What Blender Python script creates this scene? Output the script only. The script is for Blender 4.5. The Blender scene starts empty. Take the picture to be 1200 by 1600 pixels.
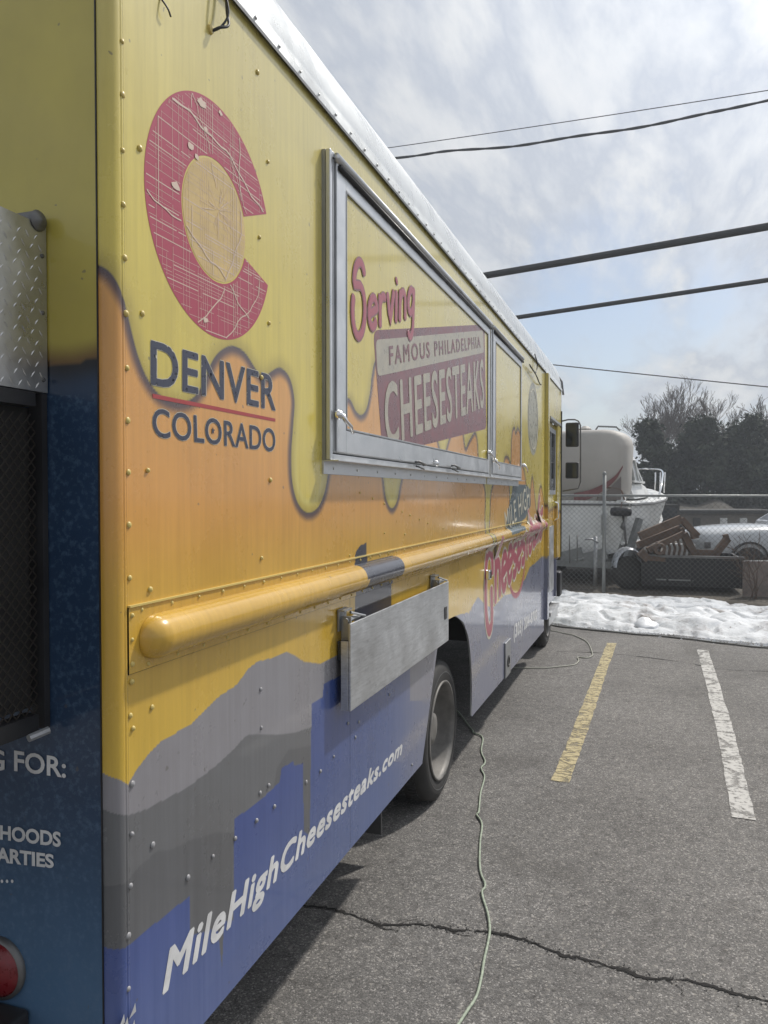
import bpy, bmesh, math, random
import numpy as np
from mathutils import Vector, Matrix
random.seed(7); rng = np.random.default_rng(7)
SC = bpy.context.scene
C = SC.collection
R = math.radians

# ------------------------------------------------------------------ camera
FPX = 1200.0
PSI = math.atan(413/FPX); TH = math.atan(29/FPX*math.cos(PSI))
CAM = Vector((1.0, 0.0, 1.7))
FW = Vector((-math.sin(PSI)*math.cos(TH), math.cos(PSI)*math.cos(TH), -math.sin(TH)))
RT = Vector((math.cos(PSI), math.sin(PSI), 0)); UP = RT.cross(FW)
cd = bpy.data.cameras.new('camera'); cam = bpy.data.objects.new('camera', cd); C.objects.link(cam)
cd.sensor_fit = 'VERTICAL'; cd.sensor_height = 36; cd.lens = 36*FPX/1600
cd.clip_start = .05; cd.clip_end = 2000
cam.matrix_world = Matrix.Translation(CAM) @ Matrix((RT, UP, -FW)).transposed().to_4x4()
SC.camera = cam
# ------------------------------------------------------------------ light
SUN = Vector((1, 1.7, 2.3)).normalized()
elev = math.asin(SUN.z); az = math.atan2(SUN.x, SUN.y)
W = bpy.data.worlds.new('World'); SC.world = W; W.use_nodes = True
nt = W.node_tree; nt.nodes.clear()
def N(nt, typ, **kw):
    n = nt.nodes.new(typ)
    for k, v in kw.items():
        if k.startswith('i_'): n.inputs[k[2:].replace('_', ' ')].default_value = v
        else: setattr(n, k, v)
    return n
def ramp(nt, stops, fac=None, interp='LINEAR'):
    n = nt.nodes.new('ShaderNodeValToRGB'); cr = n.color_ramp; cr.interpolation = interp
    while len(cr.elements) < len(stops): cr.elements.new(.5)
    for e, (p, c) in zip(cr.elements, stops):
        e.position = p; e.color = (*c, 1) if len(c) == 3 else c
    if fac is not None: nt.links.new(fac, n.inputs[0])
    return n
def mth(nt, op, a, b=None, clamp=False):
    n = nt.nodes.new('ShaderNodeMath'); n.operation = op; n.use_clamp = clamp
    for i, v in enumerate((a, b)):
        if v is None: continue
        if isinstance(v, (int, float)): n.inputs[i].default_value = v
        else: nt.links.new(v, n.inputs[i])
    return n.outputs[0]
def mixc(nt, fac, a, b, blend='MIX'):
    n = nt.nodes.new('ShaderNodeMix'); n.data_type = 'RGBA'; n.blend_type = blend
    for s, v in ((n.inputs[0], fac), (n.inputs[6], a), (n.inputs[7], b)):
        if isinstance(v, (int, float)): s.default_value = v
        elif isinstance(v, tuple): s.default_value = (*v, 1) if len(v) == 3 else v
        else: nt.links.new(v, s)
    return n.outputs[2]
sky = N(nt, 'ShaderNodeTexSky', sky_type='NISHITA', sun_disc=False, sun_elevation=elev, sun_rotation=az, air_density=1.0, dust_density=1.5)
tc = N(nt, 'ShaderNodeTexCoord')
sep = N(nt, 'ShaderNodeSeparateXYZ'); nt.links.new(tc.outputs['Generated'], sep.inputs[0])
den = mth(nt, 'ADD', mth(nt, 'MAXIMUM', sep.outputs[2], 0.0), .10)
cmb = N(nt, 'ShaderNodeCombineXYZ')
nt.links.new(mth(nt, 'DIVIDE', sep.outputs[0], den), cmb.inputs[0]); nt.links.new(mth(nt, 'DIVIDE', sep.outputs[1], den), cmb.inputs[1])
mp = N(nt, 'ShaderNodeMapping'); mp.inputs['Rotation'].default_value = (0, 0, R(-28)); mp.inputs['Scale'].default_value = (1.15, .36, 1); mp.inputs['Location'].default_value = (3.3, 1.2, 0)
nt.links.new(cmb.outputs[0], mp.inputs[0])
n1 = N(nt, 'ShaderNodeTexNoise', i_Scale=1.1, i_Detail=10, i_Roughness=.55, i_Distortion=.25); nt.links.new(mp.outputs[0], n1.inputs[0])
n2 = N(nt, 'ShaderNodeTexNoise', i_Scale=2.6, i_Detail=10, i_Roughness=.60, i_Distortion=.15); nt.links.new(mp.outputs[0], n2.inputs[0])
dens = mth(nt, 'ADD', mth(nt, 'MULTIPLY', n1.outputs[0], .7), mth(nt, 'MULTIPLY', n2.outputs[0], .3))
gapd = N(nt, 'ShaderNodeVectorMath', operation='DOT_PRODUCT'); nt.links.new(tc.outputs['Generated'], gapd.inputs[0]); gapd.inputs[1].default_value = Vector((-.09, .985, .13)).normalized()
gap = mth(nt, 'MULTIPLY', mth(nt, 'POWER', mth(nt, 'MAXIMUM', gapd.outputs['Value'], 0.0), 70.0), .11)     # a break in the cloud low over the horizon
cover = ramp(nt, [(.34, (0, 0, 0)), (.47, (1, 1, 1))], mth(nt, 'SUBTRACT', dens, gap)).outputs[0]
shade = ramp(nt, [(.36, (1.08, 1.08, 1.08)), (.44, (.90, .93, .97)), (.50, (.68, .73, .82)), (.56, (.95, .97, .99)), (.62, (1.10, 1.10, 1.10)), (.72, (.72, .76, .83))], mth(nt, 'ADD', mth(nt, 'MULTIPLY', n2.outputs[0], .75), mth(nt, 'MULTIPLY', n1.outputs[0], .25))).outputs[0]
# thin cloud glows around the sun, as real cloud does
dt = N(nt, 'ShaderNodeVectorMath', operation='DOT_PRODUCT'); nt.links.new(tc.outputs['Generated'], dt.inputs[0]); dt.inputs[1].default_value = SUN
g = mth(nt, 'POWER', mth(nt, 'MAXIMUM', dt.outputs['Value'], 0.0), 6.0)
lum = mth(nt, 'ADD', mth(nt, 'MULTIPLY', g, 8.0), 4.9)
cl = N(nt, 'ShaderNodeVectorMath', operation='SCALE'); nt.links.new(shade, cl.inputs[0]); nt.links.new(lum, cl.inputs[3])
skys = N(nt, 'ShaderNodeVectorMath', operation='SCALE'); nt.links.new(sky.outputs[0], skys.inputs[0]); skys.inputs[3].default_value = .9
skyc = mixc(nt, mth(nt, 'MULTIPLY', cover, .93), skys.outputs[0], cl.outputs[0])
bg = N(nt, 'ShaderNodeBackground'); nt.links.new(skyc, bg.inputs[0]); bg.inputs[1].default_value = .10
wo = N(nt, 'ShaderNodeOutputWorld'); nt.links.new(bg.outputs[0], wo.inputs[0])
sl = bpy.data.lights.new('sun', 'SUN'); sl.energy = 2.6; sl.angle = R(2.4); sl.color = (1, .95, .88)
so = bpy.data.objects.new('sun', sl); C.objects.link(so); so.rotation_euler = SUN.to_track_quat('Z', 'Y').to_euler(); so.location = SUN*50
vs = SC.view_settings; vs.view_transform = 'Standard'; vs.look = 'None'; vs.gamma = 1; vs.use_curve_mapping = False; vs.exposure = 0.42
SC.display_settings.display_device = 'sRGB'
SC.cycles.max_bounces = 6; SC.cycles.diffuse_bounces = 3; SC.cycles.glossy_bounces = 3

# ------------------------------------------------------------------ measuring helpers: a sight line meets a real plane
def ray(px, py): return FW + RT*((px-600)/FPX) - UP*((py-800)/FPX)
def on_side(px, py, x=0.0):
    d = ray(px, py); k = (x-CAM.x)/d.x; return (k*d.y, CAM.z+k*d.z)
def on_ground(px, py, z=0.0):
    d = ray(px, py); k = (z-CAM.z)/d.z; return Vector((CAM.x+k*d.x, k*d.y, z))
def at(px, py, depth):
    return CAM + ray(px, py)*depth
def on_y(px, py, y):
    d = ray(px, py); k = y/d.y; return (CAM.x+k*d.x, CAM.z+k*d.z)
def SP(pts, x=0.0): return np.array([on_side(a, b, x) for a, b in pts])

# ------------------------------------------------------------------ object helpers
def empty(name, loc, label, cat, group=None, rz=0):
    o = bpy.data.objects.new(name, None); C.objects.link(o); o.location = loc; o.rotation_euler.z = rz
    o.empty_display_size = .2
    o['label'] = label; o['category'] = cat
    if group: o['group'] = group
    return o
def tag(o, label=None, cat=None, group=None, kind=None):
    for k, v in (('label', label), ('category', cat), ('group', group), ('kind', kind)):
        if v: o[k] = v
    return o
class MB:
    def __init__(s): s.v = []; s.f = []
    def add(s, vs, fs):
        b = len(s.v); s.v += [tuple(p) for p in vs]; s.f += [tuple(i+b for i in f) for f in fs]; return s
    def box(s, a, b):
        x0, y0, z0 = a; x1, y1, z1 = b
        return s.add([(x0,y0,z0),(x1,y0,z0),(x1,y1,z0),(x0,y1,z0),(x0,y0,z1),(x1,y0,z1),(x1,y1,z1),(x0,y1,z1)],
              [(0,3,2,1),(4,5,6,7),(0,1,5,4),(1,2,6,5),(2,3,7,6),(3,0,4,7)])
    def bar(s, p, q, w, h=None, up=(0,0,1)):      # rectangular beam p to q
        p, q = Vector(p), Vector(q); h = h or w; d = (q-p).normalized(); u = Vector(up)
        a = d.cross(u)
        if a.length < 1e-4: a = d.cross(Vector((1,0,0)))
        a.normalize(); b = a.cross(d).normalized()
        pts = []
        for c in (p, q):
            for i, j in ((-1,-1),(1,-1),(1,1),(-1,1)): pts.append(c+a*(w/2*i)+b*(h/2*j))
        return s.add(pts, [(0,1,2,3),(7,6,5,4),(0,4,5,1),(1,5,6,2),(2,6,7,3),(3,7,4,0)])
    def tube(s, path, r, n=8, cap=True, flat=None):   # flat=(axis index, factor)
        path = [Vector(p) for p in path]; m = len(path); rs = r if isinstance(r, (list, tuple)) else [r]*m
        b0 = len(s.v); prev = None
        for i, p in enumerate(path):
            d = (path[min(i+1, m-1)]-path[max(i-1, 0)])
            d = d.normalized() if d.length > 1e-9 else Vector((0,0,1))
            if prev is None:
                a = d.cross(Vector((0,0,1)))
                if a.length < 1e-2: a = d.cross(Vector((1,0,0)))
            else: a = prev - d*prev.dot(d)
            a.normalize(); prev = a; b = d.cross(a)
            for k in range(n):
                t = 2*math.pi*k/n; o = a*math.cos(t)*rs[i]+b*math.sin(t)*rs[i]
                if flat: o[flat[0]] *= flat[1]
                s.v.append(tuple(p+o))
        for i in range(m-1):
            for k in range(n):
                A = b0+i*n+k; B = b0+i*n+(k+1) % n
                s.f.append((A, B, B+n, A+n))
        if cap: s.f.append(tuple(b0+k for k in range(n))[::-1]); s.f.append(tuple(b0+(m-1)*n+k for k in range(n)))
        return s
    def lathe(s, c, axis, prof, n=24):    # prof: (radius, along axis)
        c = Vector(c); ax = Vector(axis).normalized(); a = ax.orthogonal().normalized(); b = ax.cross(a); b0 = len(s.v); m = len(prof)
        for r_, h in prof:
            for k in range(n):
                t = 2*math.pi*k/n; s.v.append(tuple(c+ax*h+(a*math.cos(t)+b*math.sin(t))*max(r_, 1e-5)))
        for i in range(m-1):
            for k in range(n):
                A = b0+i*n+k; B = b0+i*n+(k+1) % n; s.f.append((A, B, B+n, A+n))
        return s
    def build(s, name, m, parent=None, smooth=False, bevel=0):
        me = bpy.data.meshes.new(name); me.from_pydata(s.v, [], s.f); me.update()
        return link(name, me, m, parent, smooth, bevel)
def link(name, me, m, parent=None, smooth=False, bevel=0):
    if m is not None and not len(me.materials): me.materials.append(m)
    if smooth: me.shade_smooth()
    o = bpy.data.objects.new(name, me); C.objects.link(o)
    if parent is not None:
        o.parent = parent
        r = parent
        while r.parent is not None: r = r.parent
        if r.type == 'EMPTY': o.matrix_parent_inverse = (r.matrix_basis if parent is r else Matrix()).inverted() if parent is r else Matrix()
    if bevel:
        b = o.modifiers.new('bevel', 'BEVEL'); b.width = bevel; b.segments = 2; b.limit_method = 'ANGLE'; b.angle_limit = R(40)
    return o
def smooth_line(pts, k=6):
    p = np.array(pts, float); p = np.vstack([2*p[0]-p[1], p, 2*p[-1]-p[-2]]); out = []
    for i in range(1, len(p)-2):
        for j in range(k):
            t = j/k; out.append(.5*(2*p[i]+(p[i+1]-p[i-1])*t+(2*p[i-1]-5*p[i]+4*p[i+1]-p[i+2])*t*t+(3*p[i]-p[i-1]-3*p[i+1]+p[i+2])*t**3))
    out.append(p[-2]); return np.array(out)

# ------------------------------------------------------------------ materials
def mat(name, col, rough=.5, metal=0, spec=.5, noise=None, bump=None, coat=0, wear=None):
    """noise=(scale, amount, dark colour factor); bump=(scale, strength, distance)"""
    m = bpy.data.materials.new(name); m.use_nodes = True; t = m.node_tree; b = t.nodes['Principled BSDF']
    b.inputs['Base Color'].default_value = (*col, 1); b.inputs['Roughness'].default_value = rough; b.inputs['Metallic'].default_value = metal
    b.inputs['Specular IOR Level'].default_value = spec; b.inputs['Coat Weight'].default_value = coat; b.inputs['Coat Roughness'].default_value = .08
    co = N(t, 'ShaderNodeTexCoord')
    if noise:
        n = N(t, 'ShaderNodeTexNoise', i_Scale=noise[0], i_Detail=8, i_Roughness=.65); t.links.new(co.outputs['Object'], n.inputs[0])
        k = noise[1]
        rp = ramp(t, [(.3, tuple(c*(1-k) for c in col)), (.7, tuple(min(1, c*(1+k)) for c in col))], n.outputs[0])
        t.links.new(rp.outputs[0], b.inputs['Base Color'])
        rr = ramp(t, [(.3, (max(0, rough-.12),)*3), (.7, (min(1, rough+.12),)*3)], n.outputs[0]); t.links.new(rr.outputs[0], b.inputs['Roughness'])
    if bump:
        n = N(t, 'ShaderNodeTexNoise', i_Scale=bump[0], i_Detail=5); t.links.new(co.outputs['Object'], n.inputs[0])
        bp = N(t, 'ShaderNodeBump', i_Strength=bump[1], i_Distance=bump[2]); t.links.new(n.outputs[0], bp.inputs['Height']); t.links.new(bp.outputs[0], b.inputs['Normal'])
    return m
def wrap_material(name, rough=.27, wav=.6):
    m = bpy.data.materials.new(name); m.use_nodes = True; t = m.node_tree; b = t.nodes['Principled BSDF']
    at_ = N(t, 'ShaderNodeAttribute', attribute_name='print'); co = N(t, 'ShaderNodeTexCoord')
    st = N(t, 'ShaderNodeMapping'); st.inputs['Scale'].default_value = (1, 16, .7); t.links.new(co.outputs['Object'], st.inputs[0])
    n = N(t, 'ShaderNodeTexNoise', i_Scale=3, i_Detail=7, i_Roughness=.65); t.links.new(st.outputs[0], n.inputs[0])
    n3 = N(t, 'ShaderNodeTexNoise', i_Scale=2.3, i_Detail=9, i_Roughness=.7); t.links.new(co.outputs['Object'], n3.inputs[0])
    d = ramp(t, [(.30, (.83, .82, .80)), (.62, (1.04, 1.04, 1.04))], n.outputs[0]).outputs[0]
    c = mixc(t, .75, at_.outputs['Color'], d, 'MULTIPLY')
    d2 = ramp(t, [(.3, (.90, .88, .86)), (.6, (1.03, 1.03, 1.03))], n3.outputs[0]).outputs[0]
    c = mixc(t, .8, c, d2, 'MULTIPLY')
    # road dust that sits on the lower skirt
    sp_ = N(t, 'ShaderNodeSeparateXYZ'); t.links.new(co.outputs['Object'], sp_.inputs[0])
    dz = mth(t, 'MULTIPLY', mth(t, 'SUBTRACT', 1.15, sp_.outputs[2], True), mth(t, 'MULTIPLY', n.outputs[0], .36), True)
    c = mixc(t, dz, c, (.30, .28, .26))
    # dark scuffs and chips
    v = N(t, 'ShaderNodeTexNoise', i_Scale=38, i_Detail=2, i_Roughness=.4); t.links.new(co.outputs['Object'], v.inputs[0])
    ch = ramp(t, [(.235, (1, 1, 1)), (.25, (0, 0, 0))], v.outputs[0]).outputs[0]
    c = mixc(t, mth(t, 'MULTIPLY', ch, .55), c, (.10, .09, .08))
    t.links.new(c, b.inputs['Base Color'])
    t.links.new(ramp(t, [(.3, (rough-.07,)*3), (.7, (rough+.12,)*3)], n3.outputs[0]).outputs[0], b.inputs['Roughness'])
    b.inputs['Specular IOR Level'].default_value = .5; b.inputs['Coat Weight'].default_value = .55; b.inputs['Coat Roughness'].default_value = .07
    w = N(t, 'ShaderNodeTexNoise', i_Scale=1.6, i_Detail=1); t.links.new(co.outputs['Object'], w.inputs[0])
    bp = N(t, 'ShaderNodeBump', i_Strength=wav, i_Distance=.018); t.links.new(w.outputs[0], bp.inputs['Height'])
    w2 = N(t, 'ShaderNodeTexNoise', i_Scale=60, i_Detail=3); t.links.new(co.outputs['Object'], w2.inputs[0])
    bp2 = N(t, 'ShaderNodeBump', i_Strength=.10, i_Distance=.0012); t.links.new(w2.outputs[0], bp2.inputs['Height']); t.links.new(bp.outputs[0], bp2.inputs['Normal'])
    t.links.new(bp2.outputs[0], b.inputs['Normal'])
    return m
def brushed(m, axis_scale):
    t = m.node_tree; b = t.nodes['Principled BSDF']; co = N(t, 'ShaderNodeTexCoord'); mp_ = N(t, 'ShaderNodeMapping'); mp_.inputs['Scale'].default_value = axis_scale; t.links.new(co.outputs['Object'], mp_.inputs[0])
    n = N(t, 'ShaderNodeTexNoise', i_Scale=30, i_Detail=6, i_Roughness=.8); t.links.new(mp_.outputs[0], n.inputs[0])
    src = b.inputs['Base Color'].links[0].from_socket
    t.links.new(mixc(t, 1.0, src, ramp(t, [(.35, (.82, .82, .82)), (.5, (1, 1, 1)), (.68, (1.14, 1.14, 1.14))], n.outputs[0]).outputs[0], 'MULTIPLY'), b.inputs['Base Color'])
    sp = N(t, 'ShaderNodeTexNoise', i_Scale=22, i_Detail=5, i_Roughness=.75); t.links.new(co.outputs['Object'], sp.inputs[0]); s2 = b.inputs['Base Color'].links[0].from_socket
    t.links.new(mixc(t, ramp(t, [(.62, (0, 0, 0)), (.70, (.55, .55, .55))], sp.outputs[0]).outputs[0], s2, (.22, .22, .215)), b.inputs['Base Color'])
def chipped(name, col, amt=.42, scale=42, rough=.35):   # worn print: flakes let the film below show
    m = mat(name, col, rough); t = m.node_tree; b = t.nodes['Principled BSDF']; co = N(t, 'ShaderNodeTexCoord')
    n = N(t, 'ShaderNodeTexNoise', i_Scale=scale, i_Detail=6, i_Roughness=.7); t.links.new(co.outputs['Object'], n.inputs[0])
    rp = ramp(t, [(amt-.03, (0, 0, 0)), (amt, (1, 1, 1))], n.outputs[0]); t.links.new(rp.outputs[0], b.inputs['Alpha'])
    return m
M = dict(
 wrap=wrap_material('printed_vinyl'),
 wraprail=wrap_material('printed_vinyl_rail', .24, .7),
 alu=mat('brushed_aluminium', (.62,.63,.64), .38, .9, noise=(9,.12), bump=(40,.06,.002)),
 tray=mat('matt_aluminium_sheet', (.52,.53,.54), .42, .75, noise=(6,.22), bump=(5,.15,.006)),
 alud=mat('dull_aluminium', (.36,.37,.38), .48, .8, noise=(6,.2)),
 chrome=mat('chrome', (.8,.8,.8), .12, 1),
 steel=mat('dark_steel', (.16,.16,.16), .45, .6, noise=(12,.3)),
 black=mat('black_paint', (.022,.022,.024), .45, noise=(10,.3)),
 under=mat('underbody', (.03,.029,.028), .85, noise=(6,.4)),
 rubber=mat('tyre_rubber', (.035,.034,.033), .75, noise=(8,.35), bump=(60,.2,.002)),
 rim=mat('dirty_wheel_steel', (.19,.182,.17), .55, .3, noise=(7,.4)),
 roof=mat('roof_skin', (.62,.64,.64), .30, .35, noise=(3,.12), bump=(1.2,.12,.02)),
 rivet=mat('painted_rivet', (.60,.47,.15), .35),
 rivetlow=mat('painted_rivet_low', (.30,.30,.31), .4),
 rivet_al=mat('bare_rivet', (.45,.45,.44), .35, .8),
 red=chipped('red_print', (.40,.055,.095), .31, 26),
 redline=chipped('red_line_print', (.38,.05,.05), .33, 50),
 navy=chipped('navy_print', (.045,.05,.08), .41, 70),
 pale=mat('pale_map_print', (.66,.52,.42), .35),
 discp=mat('gold_disc_print', (.58,.42,.17), .35, noise=(14,.12)),
 white=mat('white_print', (.66,.66,.66), .4, noise=(14,.18)),
 creamp=mat('cream_print', (.55,.52,.42), .35, noise=(9,.12)),
 maroon=mat('maroon_print', (.20,.09,.10), .32, noise=(14,.35)),
 pink=mat('red_script_print', (.38,.09,.12), .32),
 pinkd=mat('dark_script_outline', (.24,.10,.11), .32),
 badgecream=mat('badge_cream_print', (.40,.37,.30), .35, noise=(22,.2)),
 slate=mat('slate_print', (.09,.12,.14), .32, noise=(18,.3)),
 dgrey=mat('charcoal_print', (.035,.036,.045), .32, noise=(20,.3)),
 yellowp=mat('yellow_print', (.50,.42,.10), .3),
 glass=mat('dark_glass', (.02,.025,.03), .06, 0, .7),
 lens=mat('red_lens', (.16,.010,.014), .3, 0, .6, noise=(60,.3)),
)
brushed(M['tray'], (1, .35, 4))
def set_print(o, fn, sp=None):
    me = o.data; n = len(me.vertices); co = np.empty(n*3); me.vertices.foreach_get('co', co); co = co.reshape(-1, 3)
    col = np.ones((n, 4)); col[:, :3] = fn(co[:, 1:3] if sp is None else sp)
    a = me.color_attributes.new('print', 'FLOAT_COLOR', 'POINT'); a.data.foreach_set('color', col.ravel())

# ------------------------------------------------------------------ the printed artwork as a colour field over the truck's side (t along, z up)
def inside(P, poly):
    x, y = P[:, 0], P[:, 1]; r = np.zeros(len(P), bool); n = len(poly)
    for i in range(n):
        x0, y0 = poly[i]; x1, y1 = poly[(i+1) % n]
        if y0 == y1: continue
        c = ((y0 > y) != (y1 > y)); r ^= c & (x < (x1-x0)*(y-y0)/(y1-y0)+x0)
    return r
def dist(P, line, wy=1.0):
    d = np.full(len(P), 1e9)
    for i in range(len(line)-1):
        a = line[i]; b = line[i+1]; ab = b-a; L = (ab**2).sum()+1e-12
        t = np.clip(((P-a)@ab)/L, 0, 1); q = P-a-t[:, None]*ab; d = np.minimum(d, (q**2).sum(1))
    return np.sqrt(d)
def st(x, a, b): t = np.clip((x-a)/(b-a), 0, 1); return t*t*(3-2*t)
def lerp(a, b, k): return a*(1-k[:, None])+np.array(b)*k[:, None]
def cfield(P, line, kind):
    """drips: cheese above the line, orange below, airbrushed edge as printed on the film"""
    up = max(line[:, 1].max(), 3.4)+.5
    poly = np.vstack([line, [[line[-1][0]+.0, up], [line[0][0], up]]])
    ins = inside(P, poly); d = dist(P, line)
    z = P[:, 1]
    org = lerp(np.tile([.66, .325, .075], (len(P), 1)), (.62, .38, .055), 1-st(z, 1.42, 1.72))
    ch = lerp(np.tile([.63, .51, .082], (len(P), 1)), (.62, .53, .17), st(z, 2.2, 2.9))  # beige towards the top: sky reflection put into the yellow
    rim = (1-st(d, .0, .055)); ch = lerp(ch, (.34, .26, .04), .65*rim)
    glow = np.exp(-((d-.035)/.012)**2)*st(2.15-z, 0, .5); ch = lerp(ch, (.66, .60, .20), .45*glow)
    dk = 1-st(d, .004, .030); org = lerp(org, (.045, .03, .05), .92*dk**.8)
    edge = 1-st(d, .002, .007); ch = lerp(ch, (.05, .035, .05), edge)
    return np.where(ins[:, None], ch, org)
DRIP = smooth_line(SP([(110,395),(135,396),(155,408),(170,425),(183,452),(195,482),(204,520),(215,560),(230,595),(252,622),(282,632),(305,622),(320,598),(332,568),(345,551),(363,543),(382,553),(400,580),(412,592),(424,583),(438,577),(452,592),(459,625),(457,665),(454,710),(456,755),(465,788),(480,803),(496,796),(507,773),(513,742),(516,715),(520,690),(540,680),(570,690),(592,715),(598,745),(603,780),(612,796),(621,783),(627,752),(640,715),(690,700),(735,720),(757,760),(758,810),(759,850),(762,850),(765,810),(768,765),(780,742),(794,745),(797,790),(801,790),(804,745),(812,722),(819,735),(823,765),(826,790),(829,765),(832,745),(836,780),(839,800),(842,770),(846,760),(851,790),(855,800),(860,780),(868,790),(876,800)]), 5)
MT1 = SP([(110,1205),(160,1219),(182,1220),(200,1226),(212,1205),(232,1178),(250,1160),(275,1145),(300,1130),(320,1110),(340,1090),(370,1070),(388,1045),(402,1034),(425,1028),(447,1018),(460,1024),(475,1034),(500,1037),(530,1022),(560,1010),(600,1010),(640,990),(660,975),(690,980),(705,966),(718,960),(733,957),(740,944),(747,932),(752,938),(760,946),(770,950),(788,930),(810,926),(815,912),(821,904),(828,886),(836,880),(846,870),(856,868),(880,872)])
MT2 = SP([(110,1272),(162,1277),(200,1274),(225,1266),(250,1253),(275,1240),(300,1225),(333,1200),(350,1185),(367,1169),(378,1156),(387,1148),(410,1147),(433,1148),(460,1145),(487,1136),(520,1120),(560,1110),(600,1140),(640,1120),(660,1110),(700,1100),(735,1030),(760,985),(790,960),(820,950),(846,930),(880,925)])
MT3 = SP([(110,1440),(162,1400),(200,1376),(217,1354),(246,1330),(267,1328),(300,1312),(333,1302),(367,1300),(420,1270),(433,1200),(450,1172),(487,1165),(520,1140)])
# skyline of plain blocks (bottom of the print)
SKY1 = SP([(110,1535),(152,1505),(194,1482),(296,1400),(297,1462),(340,1450),(347,1512),(350,1440),(365,1438),(366,1280),(405,1252),(437,1222),(440,1200),(458,1190),(460,1197),(473,1193),(475,1300),(484,1306),(487,1100),(489,1098),(504,1090),(506,1068),(540,1052),(541,1040),(600,1030),(640,1020),(641,1095),(700,1095),(738,1048),(739,1005),(752,1000),(753,985),(770,975),(786,950),(787,942),(800,936),(801,960),(846,925),(880,915)])
def under(P, line):
    t = P[:, 0]; zz = np.interp(t, line[:, 0], line[:, 1]); return P[:, 1] < zz
def mono(line):
    l = line.copy()
    for i in range(1, len(l)): l[i, 0] = max(l[i, 0], l[i-1, 0]+.0015)
    return l
MT1, MT2, MT3, SKY1 = [mono(a) for a in (MT1, MT2, MT3, SKY1)]
TWR = [SP([(555,922),(612,898),(612,1010),(552,1050)]), SP([(553,880),(556,862),(563,852),(573,848),(573,905),(553,905)])]
def artwork(P):
    c = cfield(P, DRIP, 0); t, z = P[:, 0], P[:, 1]
    n = np.sin(t*7.1+np.sin(z*9))*.5+np.sin(t*2.3-z*5)*.5
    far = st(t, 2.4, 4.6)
    gold = lerp(np.tile([.60, .375, .055], (len(P), 1)), (.64, .43, .06), st(1.4-z, 0, .3))
    c = np.where((z < 1.37)[:, None], gold, c)
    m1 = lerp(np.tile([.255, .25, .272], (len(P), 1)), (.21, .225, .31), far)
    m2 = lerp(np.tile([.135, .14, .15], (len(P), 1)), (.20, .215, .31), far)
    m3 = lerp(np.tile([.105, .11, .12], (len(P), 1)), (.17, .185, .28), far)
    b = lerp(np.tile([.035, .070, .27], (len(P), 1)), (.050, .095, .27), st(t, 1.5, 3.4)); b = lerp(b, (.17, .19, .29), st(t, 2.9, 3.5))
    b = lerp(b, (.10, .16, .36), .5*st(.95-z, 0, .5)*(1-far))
    lo = z < 1.37
    c = np.where((under(P, MT1) & lo)[:, None], m1, c)
    c = np.where((under(P, MT2) & lo)[:, None], m2, c)
    c = np.where((under(P, MT3) & lo & (t < 2.45))[:, None], m3, c)
    c = np.where((under(P, SKY1) & lo)[:, None], b, c)
    for w in TWR: c = np.where(inside(P, w)[:, None], np.array([.055, .058, .078]), c)
    band = (t > on_side(557, 900)[0]) & (t < on_side(613, 880)[0]) & (z > 1.335) & (z < 1.448)
    c = np.where(band[:, None], np.array([.04, .042, .06]), c)
    # emblem banner crossing the rail near the front
    for poly, col in BANNER: c = np.where(inside(P, poly)[:, None], np.array(col), c)
    return c
BANNER = [(SP([(789,836),(793,800),(800,770),(801,757),(822,757),(829,765),(829,790),(822,808),(815,815),(812,828)]), (.09,.13,.15)),
          ]
WD = .032
DRIPW = smooth_line(SP([(520,600),(538,622),(547,626),(556,644),(565,650),(573,640),(579,612),(582,585),(590,560),(620,540),(670,600),(683,683),(688,705),(694,730),(697,705),(703,683),(712,660),(722,668),(727,700),(733,690),(742,676),(746,690),(748,722),(753,730),(762,745)], WD), 5)
DRIPW2 = smooth_line(SP([(775,760),(785,745),(788,718),(791,713),(795,716),(798,724),(799,690),(801,672),(804,668),(806,676),(809,668),(813,676),(816,668),(818,672),(820,690),(824,700)], WD), 4)

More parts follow.
